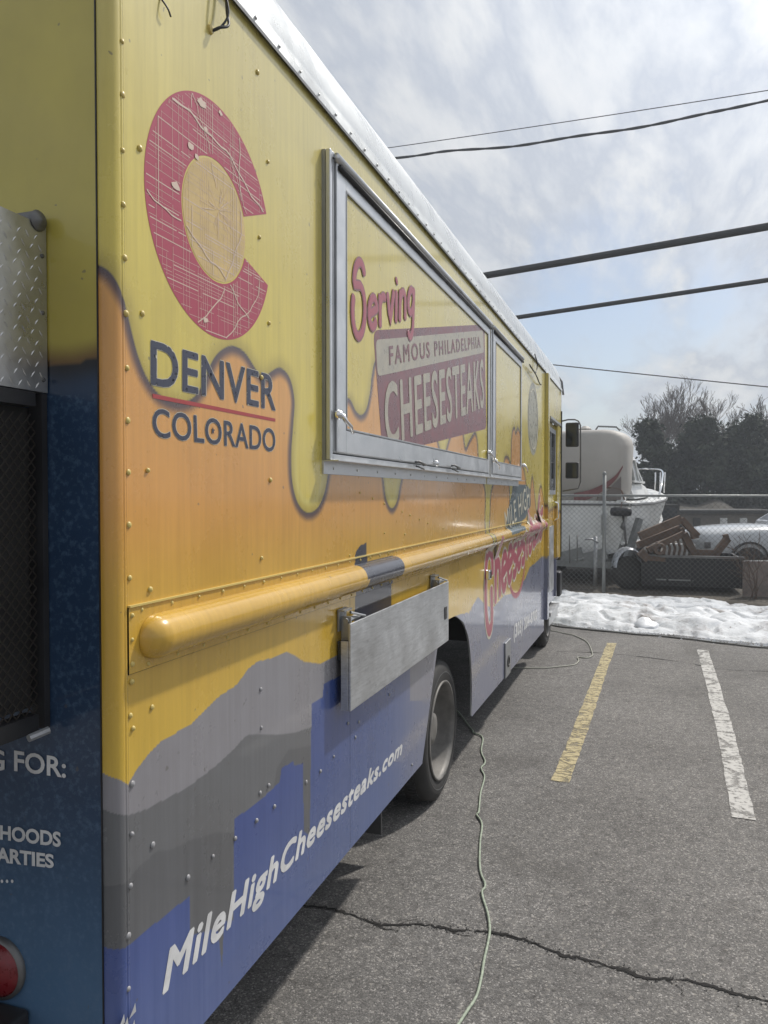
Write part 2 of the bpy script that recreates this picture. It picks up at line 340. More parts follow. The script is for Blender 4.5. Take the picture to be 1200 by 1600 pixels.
# ------------------------------------------------------------------ the ground
def ground_mat():
    m = bpy.data.materials.new('worn_asphalt'); m.use_nodes = True; t = m.node_tree; b = t.nodes['Principled BSDF']; co = N(t, 'ShaderNodeTexCoord')
    big = N(t, 'ShaderNodeTexNoise', i_Scale=.9, i_Detail=8, i_Roughness=.6); t.links.new(co.outputs['Object'], big.inputs[0])
    vo = N(t, 'ShaderNodeTexVoronoi', i_Scale=185); t.links.new(co.outputs['Object'], vo.inputs[0])
    vo2 = N(t, 'ShaderNodeTexVoronoi', i_Scale=95); t.links.new(co.outputs['Object'], vo2.inputs[0])
    fine = N(t, 'ShaderNodeTexNoise', i_Scale=210, i_Detail=5, i_Roughness=.8); t.links.new(co.outputs['Object'], fine.inputs[0])
    base = ramp(t, [(.3, (.136, .132, .128)), (.7, (.205, .199, .193))], big.outputs[0]).outputs[0]
    sh = N(t, 'ShaderNodeSeparateXYZ'); t.links.new(vo.outputs['Color'], sh.inputs[0])
    g = ramp(t, [(0, (.55, .55, .55)), (.6, (.95, .94, .92)), (.88, (1.15, 1.14, 1.12)), (.965, (2.0, 1.97, 1.93))], sh.outputs[0]).outputs[0]
    c = mixc(t, 1.0, base, g, 'MULTIPLY')
    c = mixc(t, 1.0, c, ramp(t, [(.32, (.45, .45, .45)), (.5, (1, 1, 1)), (.68, (1.4, 1.4, 1.4))], fine.outputs[0]).outputs[0], 'MULTIPLY')
    med = N(t, 'ShaderNodeTexNoise', i_Scale=16, i_Detail=6, i_Roughness=.75); t.links.new(co.outputs['Object'], med.inputs[0])
    c = mixc(t, 1.0, c, ramp(t, [(.33, (.70, .69, .68)), (.5, (1, 1, 1)), (.66, (1.22, 1.21, 1.19))], med.outputs[0]).outputs[0], 'MULTIPLY')
    pit = N(t, 'ShaderNodeTexVoronoi', i_Scale=34); t.links.new(co.outputs['Object'], pit.inputs[0]); ps = N(t, 'ShaderNodeSeparateXYZ'); t.links.new(pit.outputs['Color'], ps.inputs[0])
    pk = mth(t, 'MULTIPLY', mth(t, 'GREATER_THAN', ps.outputs[0], .90), ramp(t, [(.16, (1,1,1)), (.30, (0,0,0))], pit.outputs['Distance']).outputs[0])
    c = mixc(t, mth(t, 'MULTIPLY', pk, .6), c, (.045, .042, .04))
    s2 = N(t, 'ShaderNodeSeparateXYZ'); t.links.new(vo2.outputs['Color'], s2.inputs[0])
    c = mixc(t, ramp(t, [(.965, (0, 0, 0)), (.975, (.6, .6, .6))], s2.outputs[1]).outputs[0], c, (.34, .32, .29))
    stn = N(t, 'ShaderNodeTexNoise', i_Scale=1.6, i_Detail=7, i_Roughness=.5); t.links.new(co.outputs['Object'], stn.inputs[0])
    c = mixc(t, ramp(t, [(.56, (0, 0, 0)), (.72, (.5, .5, .5))], stn.outputs[0]).outputs[0], c, (.075, .070, .064))
    t.links.new(c, b.inputs['Base Color']); b.inputs['Roughness'].default_value = .82; b.inputs['Specular IOR Level'].default_value = .35
    h = mth(t, 'ADD', mth(t, 'MULTIPLY', vo.outputs['Distance'], -.6), fine.outputs[0])
    bp = N(t, 'ShaderNodeBump', i_Strength=.55, i_Distance=.006); t.links.new(h, bp.inputs['Height']); t.links.new(bp.outputs[0], b.inputs['Normal'])
    return m
ASP = ground_mat()
tag(MB().add([(-300,-60,0),(300,-60,0),(300,600,0),(-300,600,0)], [(0,1,2,3)]).build('ground', ASP), kind='structure')
dirt = mat('dirt_yard', (.075,.065,.052), .95, noise=(1.2,.45), bump=(6,.8,.05))
tag(MB().add([(-30,12.2,.012),(60,10.5,.012),(90,120,.012),(-60,120,.012)], [(0,1,2,3)]).build('dirt_yard', dirt), kind='structure')

# parking lines: cracked paint laid as one flat sheet each
def paint_mat(name, col, worn, scy):
    m = mat(name, col, .7); t = m.node_tree; b = t.nodes['Principled BSDF']; co = N(t, 'ShaderNodeTexCoord')
    mp_ = N(t, 'ShaderNodeMapping'); mp_.inputs['Scale'].default_value = (3.2, scy, 1); t.links.new(co.outputs['Object'], mp_.inputs[0])
    v = N(t, 'ShaderNodeTexVoronoi', feature='DISTANCE_TO_EDGE', i_Scale=1.0, i_Randomness=.8); 
    nz = N(t, 'ShaderNodeTexNoise', i_Scale=24, i_Detail=6, i_Roughness=.75); t.links.new(co.outputs['Object'], nz.inputs[0])
    ad = N(t, 'ShaderNodeVectorMath', operation='ADD'); sc_ = N(t, 'ShaderNodeVectorMath', operation='SCALE'); t.links.new(nz.outputs['Color'], sc_.inputs[0]); sc_.inputs[3].default_value = .5
    t.links.new(mp_.outputs[0], ad.inputs[0]); t.links.new(sc_.outputs[0], ad.inputs[1]); t.links.new(ad.outputs[0], v.inputs[0])
    a = ramp(t, [(.02, (.4, .4, .4)), (.07, (1, 1, 1))], v.outputs['Distance']).outputs[0]
    a2 = ramp(t, [(worn-.13, (0, 0, 0)), (worn+.05, (1, 1, 1))], nz.outputs[0]).outputs[0]
    t.links.new(mth(t, 'MULTIPLY', a, a2), b.inputs['Alpha'])
    c = mixc(t, nz.outputs[0], tuple(x*.8 for x in col), tuple(x*1.1 for x in col)); t.links.new(c, b.inputs['Base Color'])
    return m
def strip(name, pts, w, z, m, jag=0, n=60):
    a = smooth_line(pts, max(1, n//len(pts))); mb = MB(); vs = []
    for i, p in enumerate(a):
        d = a[min(i+1, len(a)-1)]-a[max(i-1, 0)]; d = d/np.linalg.norm(d); q = np.array([-d[1], d[0]])
        e = 0 if i not in (0, len(a)-1) else jag
        ww = (w(i/len(a)) if callable(w) else w)
        j1, j2 = (rng.normal(0, jag, 2))
        vs += [(p[0]+q[0]*(ww/2+j1), p[1]+q[1]*(ww/2+j1), z), (p[0]-q[0]*(ww/2+j2), p[1]-q[1]*(ww/2+j2), z)]
    mb.add(vs, [(2*i+1, 2*i+3, 2*i+2, 2*i) for i in range(len(a)-1)])
    return tag(mb.build(name, m), kind='structure')
def gl(pts): return [tuple(on_ground(*p)[:2]) for p in pts]
strip('yellow_parking_line', gl([(956,1005),(933,1068),(905,1145),(875,1222)]), .105, .004, paint_mat('yellow_line_paint', (.46,.39,.22), .46, 17), .003)
strip('white_parking_line', gl([(1098,1016),(1117,1082),(1138,1165),(1162,1280)]), .115, .004, paint_mat('white_line_paint', (.49,.48,.455), .45, 3), .003)
crk = mat('crack_shadow', (.012,.011,.010), .95)
crack = [(400,1408),(480,1418),(520,1420),(545,1428),(572,1438),(590,1445),(620,1446),(660,1445),(690,1449),(705,1455),(730,1454),(762,1457),(790,1461),(822,1470),(850,1481),(880,1494),(905,1497),(940,1506),(975,1517),(1005,1528),(1040,1530),(1075,1532),(1110,1541),(1150,1553),(1200,1565),(1290,1585)]
cp = gl(crack)
c2 = []
for i in range(len(cp)-1):
    for k in range(6):
        u = k/6; c2.append((cp[i][0]*(1-u)+cp[i+1][0]*u+rng.normal(0, .0035), cp[i][1]*(1-u)+cp[i+1][1]*u+rng.normal(0, .0035)))
strip('asphalt_crack', c2, lambda u: .007+.008*abs(math.sin(u*23)), .003, crk, .0022, len(c2))
strip('asphalt_crack', gl([(760,1457),(800,1464),(838,1476),(862,1480)]), .004, .0045, crk, .002, 40)
for br in ([(572,1438),(600,1452),(628,1456)], [(905,1497),(930,1510),(968,1512),(1000,1521)], [(1040,1530),(1062,1545),(1070,1560)], [(620,1446),(640,1438),(668,1436)], [(700,1455),(722,1462),(745,1463)]):
    q_ = gl(br); w_ = []
    for i in range(len(q_)-1):
        for k in range(5): w_.append((q_[i][0]+(q_[i+1][0]-q_[i][0])*k/5+rng.normal(0, .003), q_[i][1]+(q_[i+1][1]-q_[i][1])*k/5+rng.normal(0, .003)))
    strip('asphalt_crack', w_, .0035, .0025, crk, .0012, len(w_))
cru = MB()
for i in range(0, len(c2), 1):
    for k in range(3):
        x_, y_ = c2[i][0]+rng.normal(0, .018), c2[i][1]+rng.normal(0, .018); r_ = rng.uniform(.0015, .004)
        cru.add([(x_-r_, y_-r_*.6, .001), (x_+r_, y_-r_*.8, .001), (x_+r_*.3, y_+r_, .001), (x_, y_, .001+r_*1.1)], [(0,1,3),(1,2,3),(2,0,3)])
tag(cru.build('crack_crumbs', mat('loose_grit', (.11,.105,.10), .9, noise=(90,.5))), kind='stuff')
strip('asphalt_crack', gl([(870,1018),(960,1022),(1060,1034),(1130,1046),(1220,1050)]), .010, .003, crk, .004, 50)

# ------------------------------------------------------------------ the food truck
TR, TF = 1.290, 9.45            # rear and front of the side along y
ZT = 2.942                      # top of the side sheet
truck = empty('food_truck', (-1.1, 5.4, 0), 'yellow and orange food truck with melted cheese artwork and a serving window', 'food truck')
def part(mb, name, m, parent=truck, **k):
    o = mb.build(name, m, parent, k.get('smooth', False), k.get('bevel', 0))
    return o
def cols(t0, t1, kmin=.0030, kf=.0016):
    out = [t0]; t = t0
    while t < t1:
        Z = .9456*t+.325; t += min(.014, max(kmin, kf*Z*Z*.55)); out.append(min(t, t1))
    return out
def sheet(name, t0, t1, zb, zt, x, nz, fn=artwork, m=None, parent=truck, x_at=None, extra=()):
    ts = sorted(set(cols(t0, t1)) | set(e for e in extra if t0 < e < t1)); T = np.array(ts)
    B = np.array([zb(t) if callable(zb) else zb for t in ts]); U = np.array([zt(t) if callable(zt) else zt for t in ts])
    w = np.linspace(0, 1, nz); Zg = B[:, None]*(1-w)+U[:, None]*w
    V = np.zeros((len(ts), nz, 3)); V[:, :, 0] = x; V[:, :, 1] = T[:, None]; V[:, :, 2] = Zg
    n = len(ts); idx = np.arange(n*nz).reshape(n, nz)
    F = np.stack([idx[:-1, :-1], idx[1:, :-1], idx[1:, 1:], idx[:-1, 1:]], -1).reshape(-1, 4)
    me = bpy.data.meshes.new(name); me.vertices.add(n*nz); me.vertices.foreach_set('co', V.reshape(-1))
    me.loops.add(F.size); me.loops.foreach_set('vertex_index', F.reshape(-1).astype(np.int32)); me.polygons.add(len(F))
    me.polygons.foreach_set('loop_start', (np.arange(len(F))*4).astype(np.int32)); me.polygons.foreach_set('loop_total', np.full(len(F), 4, np.int32))
    me.update(); me.validate()
    o = link(name, me, m or M['wrap'], parent); set_print(o, fn); return o
RZ0, RZ1 = 1.333, 1.470     # rub rail flange
SEAM = on_side(762, 760)[0]
up1 = sheet('side_panel', TR+.012, SEAM-.0015, RZ1+.002, ZT, 0, 330)
up2 = sheet('side_panel', SEAM+.0015, 7.93, RZ1+.002, ZT, 0, 240)
# lower sheets round the wheel arch
def arch(t):
    # outline of the rear wheel opening
    a = SP([(660,1190),(672,1100),(683,1015),(690,985),(700,968),(712,962),(724,972),(732,995),(736,1030),(737.5,1070),(737,1118)])
    return np.interp(t, mono(a)[:, 0], a[:, 1])
A0, A1 = 3.463, 4.534; S2 = on_side(547, 1200)[0]
sk = lambda t: .430
lw1 = sheet('lower_side_panel', TR+.012, S2-.001, lambda t: sk(t)+(.0 if t > TR+.05 else .0), RZ0-.002, 0, 250)
lw2 = sheet('lower_side_panel', S2+.001, A0, sk, RZ0-.002, 0, 250)
lw3 = sheet('lower_side_panel', A0, A1, arch, RZ0-.002, 0, 60)
lw4 = sheet('lower_side_panel', A1+.001, 7.93, lambda t: .356-.045*(t-A1)/3.2, RZ0-.002, 0, 200)
# arch lip
al = SP([(660,1190),(672,1100),(683,1015),(690,985),(700,968),(712,962),(724,972),(732,995),(736,1030),(737.5,1070),(737,1118)])
part(MB().tube([(-.006, a, b) for a, b in smooth_line(al, 4)], .006, 6), 'arch_lip', M['alud'])
# inner body: dark liner, floor, chassis
part(MB().box((-2.25, TR+.03, .98), (-.012, A0-.05, ZT-.02)).box((-2.25, A0-.04, 1.12), (-.012, A1+.06, ZT-.02)).box((-2.25, A1+.07, .80), (-.012, 7.9, ZT-.02)), 'inner_body', M['under'])
part(MB().box((-.75, TR+.1, .62), (-.67, 9.3, .80)).box((-1.6, TR+.1, .62), (-1.52, 9.3, .80)), 'chassis_rail', M['under'])
part(MB().tube([(-.35, 4.15, .40), (-1.9, 4.15, .40)], .07, 12).lathe((-1.12, 4.15, .40), (0,1,0), [(0,-.2),(.16,-.12),(.19,0),(.16,.12),(0,.2)], 14), 'rear_axle', M['under'])
part(MB().box((-1.4, 2.0, .50), (-.80, 3.0, .78)), 'fuel_tank', M['under'], bevel=.03)
part(MB().tube([(-.45, 3.2, .45), (-.45, 2.2, .42), (-.35, 1.5, .40)], .035, 10), 'exhaust_pipe', M['steel'])
part(MB().box((-2.30, TR+.03, .43), (-2.26, 9.3, ZT)), 'far_side_panel', M['wrap'])
# rear corner moulding, rolled sheet with the artwork carried round
rc = .031; prof = [(-.001 if k_ in (0,) else (-.0012 if k_ == 5 else .0012), TR+.012-.002*k_, .002*k_) for k_ in range(7)]
for k in range(1, 33):
    a = k/32*math.pi/2; prof.append((-rc+rc*math.cos(a)+.0015, TR-rc*math.sin(a), .012+rc*a))
zs = np.linspace(.43, ZT+.15, 900); V = []; SPc = []
for z in zs:
    for x, y, s in prof: V.append((x, y, z)); SPc.append((TR+.012-s*1.25, z))
k = len(prof); Fc = [(i*k+j+1, i*k+j, (i+1)*k+j, (i+1)*k+j+1) for i in range(len(zs)-1) for j in range(k-1)]
cm = MB().add(V, Fc).build('corner_moulding', M['wraprail'], truck, True); set_print(cm, artwork, np.array(SPc))
#part(MB().tube([(.002, TR+.0125, z) for z in (.43, 2.95)], .0011, 6), 'moulding_seam', M['yellowp'])
# rear wall, olive paint over a blue print
YB = TR-rc-.002
def rearwall(P3):
    x, z = P3[:, 0], P3[:, 2]
    zl = 1.96+.012*np.sin(x*22+1.2)-.02*np.sin(x*6)
    # line between yellow and blue read at the corner
    ye = np.tile([.50, .42, .075], (len(P3), 1)); n = .5+.5*np.sin(x*61+np.sin(z*43)*2)*np.sin(z*57+np.sin(x*31)*2)
    bl = lerp(np.tile([.018, .048, .11], (len(P3), 1)), (.04, .12, .24), st(1.15-z, 0, .5)); 
    d = z-zl; ye = lerp(ye, (.18, .10, .03), 1-st(d, 0, .05)); bl = lerp(bl, (.01, .01, .013), 1-st(-d, 0, .06))
    return np.where((d > 0)[:, None], ye, bl)
gx = np.linspace(-2.25, -rc, 160); gz = np.linspace(.50, ZT+.15, 330)
V = [(x, YB, z) for z in gz for x in gx]; nx = len(gx)
rw = MB().add(V, [(i*nx+j, i*nx+j+1, (i+1)*nx+j+1, (i+1)*nx+j) for i in range(len(gz)-1) for j in range(nx-1)]).build('rear_wall', None, truck)
def rear_mat():
    m = wrap_material('rear_print', .42, .15); t = m.node_tree; b = t.nodes['Principled BSDF']; co = N(t, 'ShaderNodeTexCoord')
    src = b.inputs['Base Color'].links[0].from_socket
    n = N(t, 'ShaderNodeTexNoise', i_Scale=75, i_Detail=6, i_Roughness=.7); t.links.new(co.outputs['Object'], n.inputs[0])
    sp_ = N(t, 'ShaderNodeSeparateXYZ'); t.links.new(co.outputs['Object'], sp_.inputs[0])
    msk = mth(t, 'MULTIPLY', ramp(t, [(.5, (0,0,0)), (.72, (1,1,1))], n.outputs[0]).outputs[0], mth(t, 'LESS_THAN', sp_.outputs[2], 1.90))
    t.links.new(mixc(t, mth(t, 'MULTIPLY', msk, .75), src, (.09, .16, .26)), b.inputs['Base Color']); return m
rw.data.materials.append(rear_mat())
co_ = np.array(V); set_print(rw, lambda P: rearwall(co_), co_[:, 1:])
part(MB().box((-rc-.001, YB-.001, .43), (-rc+.0012, YB+.004, ZT+.1)), 'corner_seam', M['black'])
# half round rub rail with flanges
def rail_section(t0, t1, name='rub_rail', nose=False):
    zc = (RZ0+RZ1)/2-.004; r = .048
    ts = cols(t0, t1, .004, .002); V = []; nseg = 22
    for t in ts:
        e = 1.0
        if nose:
            u = min(1, (t-t0)/.055); e = math.sqrt(max(0, 1-(1-u)**2))
        for j in range(nseg+1):
            a = -math.pi/2+math.pi*j/nseg; V.append((.004+r*1.02*e*math.cos(a), t, zc+r*(.15+.85*e)*math.sin(a)))
    k = nseg+1; o = MB().add(V, [(i*k+j, (i+1)*k+j, (i+1)*k+j+1, i*k+j+1) for i in range(len(ts)-1) for j in range(nseg)]).build(name, M['wraprail'], truck, True)
    set_print(o, artwork); return o
rl1 = rail_section(1.335, 4.98, nose=True); rl2 = rail_section(4.984, 7.80)
for t0, t1 in ((TR+.012, 4.98), (4.984, 7.88)):
    sheet('rail_flange', t0, t1, RZ0, RZ1, .0035, 60, m=M['wraprail'])
    part(MB().box((.0, t0, RZ1-.0005), (.0075, t1, RZ1+.0035)), 'flange_edge', M['rivet'])
part(MB().box((.0, 7.80, 1.345), (.056, 7.84, 1.455)), 'rail_end_block', M['yellowp'], bevel=.015)
# roof cap: rolled aluminium edge, then the roof skin
V = []; ts = list(np.arange(TR-.03, TF-.05, .12))+[TF-.05, TF, TF+.03, TF+.045]
profl = [(0.010, 0.0), (0.012, .03)]+[(-.26*(1-math.cos(a)), .03+.31*math.sin(a)) for a in np.linspace(0, math.pi/2, 14)]+[(-1.1, .42), (-2.0, .34), (-2.26, 0)]
for i, t in enumerate(ts):
    e = 1.0 if t < TF-.02 else (0.9 if t < TF+.02 else .6)
    g_ = 1+.022*(t-1.3)
    for x, h in profl:
        V.append((x-.0, t, ZT-.006+h*e*(g_ if x < 0 else 1)))
k = len(profl)
part(MB().add(V, [(i*k+j, (i+1)*k+j, (i+1)*k+j+1, i*k+j+1) for i in range(len(ts)-1) for j in range(k-1)]), 'roof', M['roof'], smooth=True)
part(MB().box((.0105, TR-.03, ZT-.010), (.0135, 7.9, ZT+.0)), 'roof_drip_edge', M['steel'])
part(MB().add([(.01, TF+.04, ZT), (-2.26, TF+.04, ZT), (-2.0, TF+.04, ZT+.2), (-1.1, TF+.04, ZT+.27), (-.15, TF+.04, ZT+.2)], [(0,1,2,3,4)]), 'roof_front', M['roof'])
for px0, px1 in ((717,785), (783,830)):  # dark tubes standing in for the overhead cables' reflection in the roof
    t0 = on_side(px0, 440)[0]; t1 = on_side(px1, 480)[0]
    part(MB().tube([(-.035, t0, ZT+.17), (-.045, (t0+t1)/2, ZT+.20), (-.06, t1, ZT+.21)], .007, 6), 'cable_reflection', M['steel'])
part(MB().tube([(-.3, TF+.05, ZT+.30), (-.08, TF+.06, ZT+.24), (.0, TF+.06, ZT+.12), (.02, TF+.05, ZT-.04)], .012, 8), 'roof_front_gutter', M['steel'])
# rivets: one shared dome
rv = MB().lathe((0,0,0), (1,0,0), [(.0065,0),(.0060,.0022),(.0040,.0040),(0,.0048)], 8)
rvm = bpy.data.meshes.new('rivet'); rvm.from_pydata(rv.v, [], rv.f); rvm.shade_smooth()
meshes = {}
for kx in ('rivet', 'rivetlow', 'rivet_al'):
    q = rvm.copy(); q.materials.append(M[kx]); meshes[kx] = q
cnt = 0
def rivet(t, z, x=.001, kind='rivet', parent=truck, s=1.0):
    global cnt
    cnt += 1
    o = bpy.data.objects.new('rivet', meshes[kind]); C.objects.link(o); o.parent = parent; o.location = (x-(truck.location.x), t-truck.location.y, z) ; k_ = rng.uniform(.82, 1.15); o.scale = (s*rng.uniform(.7, 1.15), s*k_, s*k_)
    return o
for p in [(190,65),(191,148),(191,235),(192,320),(194,403),(196,490),(198,575),(199,657),(200,738),(201,820),(202,903),(218,232),(222,490),(230,735),(234,921),(402,113),(418,253),(405,371),(420,505),(422,750),(408,872),(408,590)]:
    rivet(*on_side(*p))
for p in [(205,1065),(237,1105),(207,1138),(203,1118)]: rivet(*on_side(*p))
for p in [(407,1077),(408,1137),(406,1239),(419,1227),(428,1260),(400,1282),(332,1338),(293,1371),(238,1320),(205,1303),(203,1384),(200,1462),(206,1225),(200,1545),(367,1310),(478,1222),(521,1182),(500,1205),(560,1128),(555,1152),(543,1130),(643,1195),(608,1085)]:
    rivet(*on_side(*p), kind='rivetlow')
for px in (562, 582, 600, 628, 640, 655, 668): rivet(*on_side(px, 770+(px-562)*.45), s=.8)
for p in [(546,868),(632,835),(692,826),(600,833)]: rivet(*on_side(*p), s=.8)
for i in range(58):
    t = 1.345+i*.107
    rivet(t, RZ1-.010, .0035, s=.75); rivet(t+.02, RZ0+.010, .0035, s=.75)
for dz in (.02, .07, .12): rivet(TR+.022, RZ0+dz, .0035, s=.85)
for i in range(48): rivet(1.42+i*.137, ZT+.014, .0125, 'rivet_al', s=.85)
for i in range(9):
    for px in (680, 700): rivet(*on_side(px, 893+i*8), s=.55)

# ---- lettering and emblem
def glyphs(txt, bold=0.0, shear=0.0, space=1.0):
    cu = bpy.data.curves.new('t', 'FONT'); cu.body = txt; cu.offset = bold; cu.shear = shear; cu.space_character = space; cu.resolution_u = 4; cu.fill_mode = 'BOTH'
    o = bpy.data.objects.new('t', cu); C.objects.link(o); dg = bpy.context.evaluated_depsgraph_get()
    me = bpy.data.meshes.new_from_object(o.evaluated_get(dg)); bpy.data.objects.remove(o)
    a = np.array([v.co[:2] for v in me.vertices]); f = [tuple(p.vertices) for p in me.polygons]; bpy.data.meshes.remove(me)
    a[:, 0] = (a[:, 0]-a[:, 0].min())/np.ptp(a[:, 0]); a[:, 1] = (a[:, 1]-a[:, 1].min())/np.ptp(a[:, 1]); return a, f
def rail_x(t, z):
    """how far the side stands out at (t, z): 0 on the sheets, more on the rub rail and its flanges"""
    if t < 1.34 or t > 7.80 or z < RZ0 or z > RZ1: return 0.0
    zc = (RZ0+RZ1)/2-.004; u = (z-zc)/.048
    return max(.0035, (.004+.049*math.sqrt(1-u*u)) if abs(u) < 1 else .0035)
def drape(mb, name, m, parent, x, cuts=0):
    if cuts:
        bm = bmesh.new(); vs_ = [bm.verts.new(v) for v in mb.v]
        for f in mb.f:
            try: bm.faces.new([vs_[i] for i in f])
            except ValueError: pass
        bmesh.ops.triangulate(bm, faces=bm.faces[:]); bmesh.ops.subdivide_edges(bm, edges=[e for e in bm.edges if e.calc_length() > .02], cuts=cuts, use_grid_fill=True); bmesh.ops.triangulate(bm, faces=bm.faces[:])
        bm.verts.index_update(); mb.v = [tuple(v.co) for v in bm.verts]; mb.f = [tuple(v.index for v in f.verts) for f in bm.faces]; bm.free()
    mb.v = [(v[0]+rail_x(v[1], v[2]), v[1], v[2]) for v in mb.v]
    return mb.build(name, m, parent)
def letter(name, txt, quad, m, x=.002, parent=truck, bold=.0, shear=0, space=1.0, plane='side', label=None, fat=0.0, cuts=0):
    """quad: photo corners TL TR BR BL read off on the truck's own plane; fat: stroke widening as a share of cap height"""
    a, f = glyphs(txt, bold, shear, space)
    if plane == 'side': q = np.array([on_side(u, v, x) for u, v in quad])
    else: q = np.array([on_y(u, v, plane) for u, v in quad])
    u, v = a[:, :1], a[:, 1:]
    p0 = (q[3]*(1-u)+q[2]*u)*(1-v)+(q[0]*(1-u)+q[1]*u)*v
    h = abs(q[0][1]-q[3][1]); mb = MB(); offs = [(0, 0)]
    if fat: offs = [(0, 0)]+[(fat*h*math.cos(k*math.pi/3), fat*h*.8*math.sin(k*math.pi/3)) for k in range(6)]
    for k, (dy, dz) in enumerate(offs):
        p = p0+[dy, dz]; e = k*.00003
        mb.add([((x+e, y, z) if plane == 'side' else (y, plane-e, z)) for y, z in p], f)
    o = drape(mb, name, m, parent, x, cuts) if (plane == 'side' and cuts) else mb.build(name, m, parent)
    if label: o['label'] = label
    return o
# emblem: ring with wedge opening, gold disc, street-map lines
cc = np.array([1.745, on_side(340, 337)[1]])
tL = on_side(228, 337)[0]; zt_, zb_ = on_side(305, 134)[1], on_side(372, 540)[1]
RR = (zt_-zb_)/2; cc = np.array([tL+RR*.98, (zt_+zb_)/2]); RI = RR*.52
u1 = np.array(on_side(426, 333))-cc; u2 = np.array(on_side(426, 455))-cc; v1 = np.array(on_side(390, 337))-cc; v2 = np.array(on_side(391, 415))-cc
a1, a2 = math.atan2(u1[1], u1[0]), math.atan2(u2[1], u2[0])+2*math.pi
b1, b2 = math.atan2(v1[1], v1[0]), math.atan2(v2[1], v2[0])+2*math.pi
def ringpt(u, w, r0=RI, r1=RR):
    ao = a1+(a2-a1)*u; ai = b1+(b2-b1)*u
    return cc+(1-w)*r0*np.array([math.cos(ai), math.sin(ai)])+w*r1*np.array([math.cos(ao), math.sin(ao)])
K = 90; V = []; Fr = []
for i in range(K+1):
    for w in (0, 1): p = ringpt(i/K, w); V.append((.0005, p[0], p[1]))
Fr = [(2*i, 2*i+1, 2*i+3, 2*i+2) for i in range(K)]
ring = part(MB().add(V, Fr), 'emblem_ring', M['red'], up1)
V = [(.0005, cc[0], cc[1])]+[(.0005, cc[0]+RI*.97*math.cos(a), cc[1]+RI*.97*math.sin(a)) for a in np.linspace(0, 2*math.pi, 61)[:-1]]
part(MB().add(V, [(0, 1+i, 1+(i+1) % 60) for i in range(60)]), 'emblem_disc', M['discp'], up1)
mpb = MB()
def mline(p, q, w, lay=0):
    """clip a street to the ring / disc by sampling"""
    p, q = np.array(p, float), np.array(q, float); L = np.linalg.norm(q-p); n = max(2, int(L/.006)); run = []
    d = (q-p)/L; nn = np.array([-d[1], d[0]])*w/2; x = .0007+lay*.00001
    def flush():
        if len(run) > 1:
            a, b = run[0], run[-1]; mpb.add([(x, *(a+nn)), (x, *(a-nn)), (x, *(b-nn)), (x, *(b+nn))], [(0,1,2,3)])
        run.clear()
    for i in range(n+1):
        s = p+(q-p)*i/n; e = s-cc; r_ = np.linalg.norm(e); an = math.atan2(e[1], e[0]) % (2*math.pi)
        ok = r_ < RR-.004 and (r_ < RI*.95 or (r_ > RI+.004 and not (an < (a1 % (2*math.pi))+.02 or an > a2-.02)))
        if ok: run.append(s)
        else: flush()
    flush()
rr = random.Random(3); lay = 0
for axis in (0, 1):
    zz = -RR
    while zz < RR:
        lay += 1; w = rr.choice([.0007, .0009, .0010, .0022]); s0 = -RR
        while s0 < RR:
            s1 = s0+rr.uniform(.03, .30)
            if rr.random() < .74:
                a_, b_ = ((s0, zz), (s1, zz+.10*(s1-s0)*0)) if axis == 0 else ((zz, s0), (zz, s1))
                mline(cc+np.array(a_), cc+np.array(b_), w, axis*30+lay % 9)
            s0 = s1+rr.uniform(0, .02)
        zz += rr.choice([.007, .009, .011, .016]) if axis == 0 else rr.choice([.009, .012, .016, .024])
def road(p0, p1, bend, w, lay):
    p0, p1 = cc+np.array(p0), cc+np.array(p1); d = p1-p0; n_ = np.array([-d[1], d[0]]); pr = p0
    for i in range(1, 25):
        u = i/24; q = p0+d*u+n_*(bend*math.sin(u*math.pi)+.012*math.sin(u*17+bend*30)+.006*math.sin(u*41)); mline(pr, q, w, lay+(i % 2)*.5); pr = q
road((-.30,.19),(.24,.10), .10, .0045, 62); road((-.12,-.30),(.10,.30), -.18, .0030, 64); road((.28,.16),(-.02,-.31), .16, .0028, 66); road((-.31,-.02),(.16,-.20), .06, .0032, 68); road((-.16,.30),(.0,.08), .1, .002, 70); road((.06,.2),(.3,-.02), -.1, .002, 72)
for i in range(34):
    a = rr.uniform(0, 6.28); r0 = rr.uniform(.0, .03); p = cc+[.01, .03]; d = np.array([math.cos(a), math.sin(a)]); mline(p+d*r0, p+d*rr.uniform(.03, .09), .0009, 75+i*.1)
for (lx, lz, r_) in ((-.06,.255,.020),(-.045,.20,.011),(-.11,.135,.016),(-.085,.12,.012),(-.17,.02,.018),(.02,.27,.010),(-.05,-.25,.012)):
    mpb.add([(.00175, cc[0]+lx+r_*rr.uniform(.6,1.2)*math.cos(k*.7), cc[1]+lz+r_*.6*rr.uniform(.6,1.2)*math.sin(k*.7)) for k in range(9)], [tuple(range(9))])
part(mpb, 'map_lines', M['pale'], up1)['kind'] = 'stuff'
for nm, q, tx, bo in (('lettering', [(237,533),(430,589),(430,641),(237,600)], 'DENVER', .022), ('lettering', [(238,637),(430,671),(430,706),(240,682)], 'COLORADO', .012)):
    letter(nm, tx, q, M['creamp'], .0006, up1, 0, space=1.04, fat=(.052 if bo > .02 else .05))
    letter(nm, tx, q, M['navy'], .0010, up1, 0, space=1.04, fat=(.032 if bo > .02 else .022))
q = SP([(238,615),(430,654),(430,659),(238,622)]); part(MB().add([(.0007, *p) for p in q], [(3,2,1,0)]), 'red_rule', M['redline'], up1)
sc_ = np.array(on_side(332, 673)); V = [(.0014, sc_[0]+(.0105 if i % 2 == 0 else .0042)*math.sin(i*math.pi/5), sc_[1]+(.0105 if i % 2 == 0 else .0042)*math.cos(i*math.pi/5)) for i in range(10)]
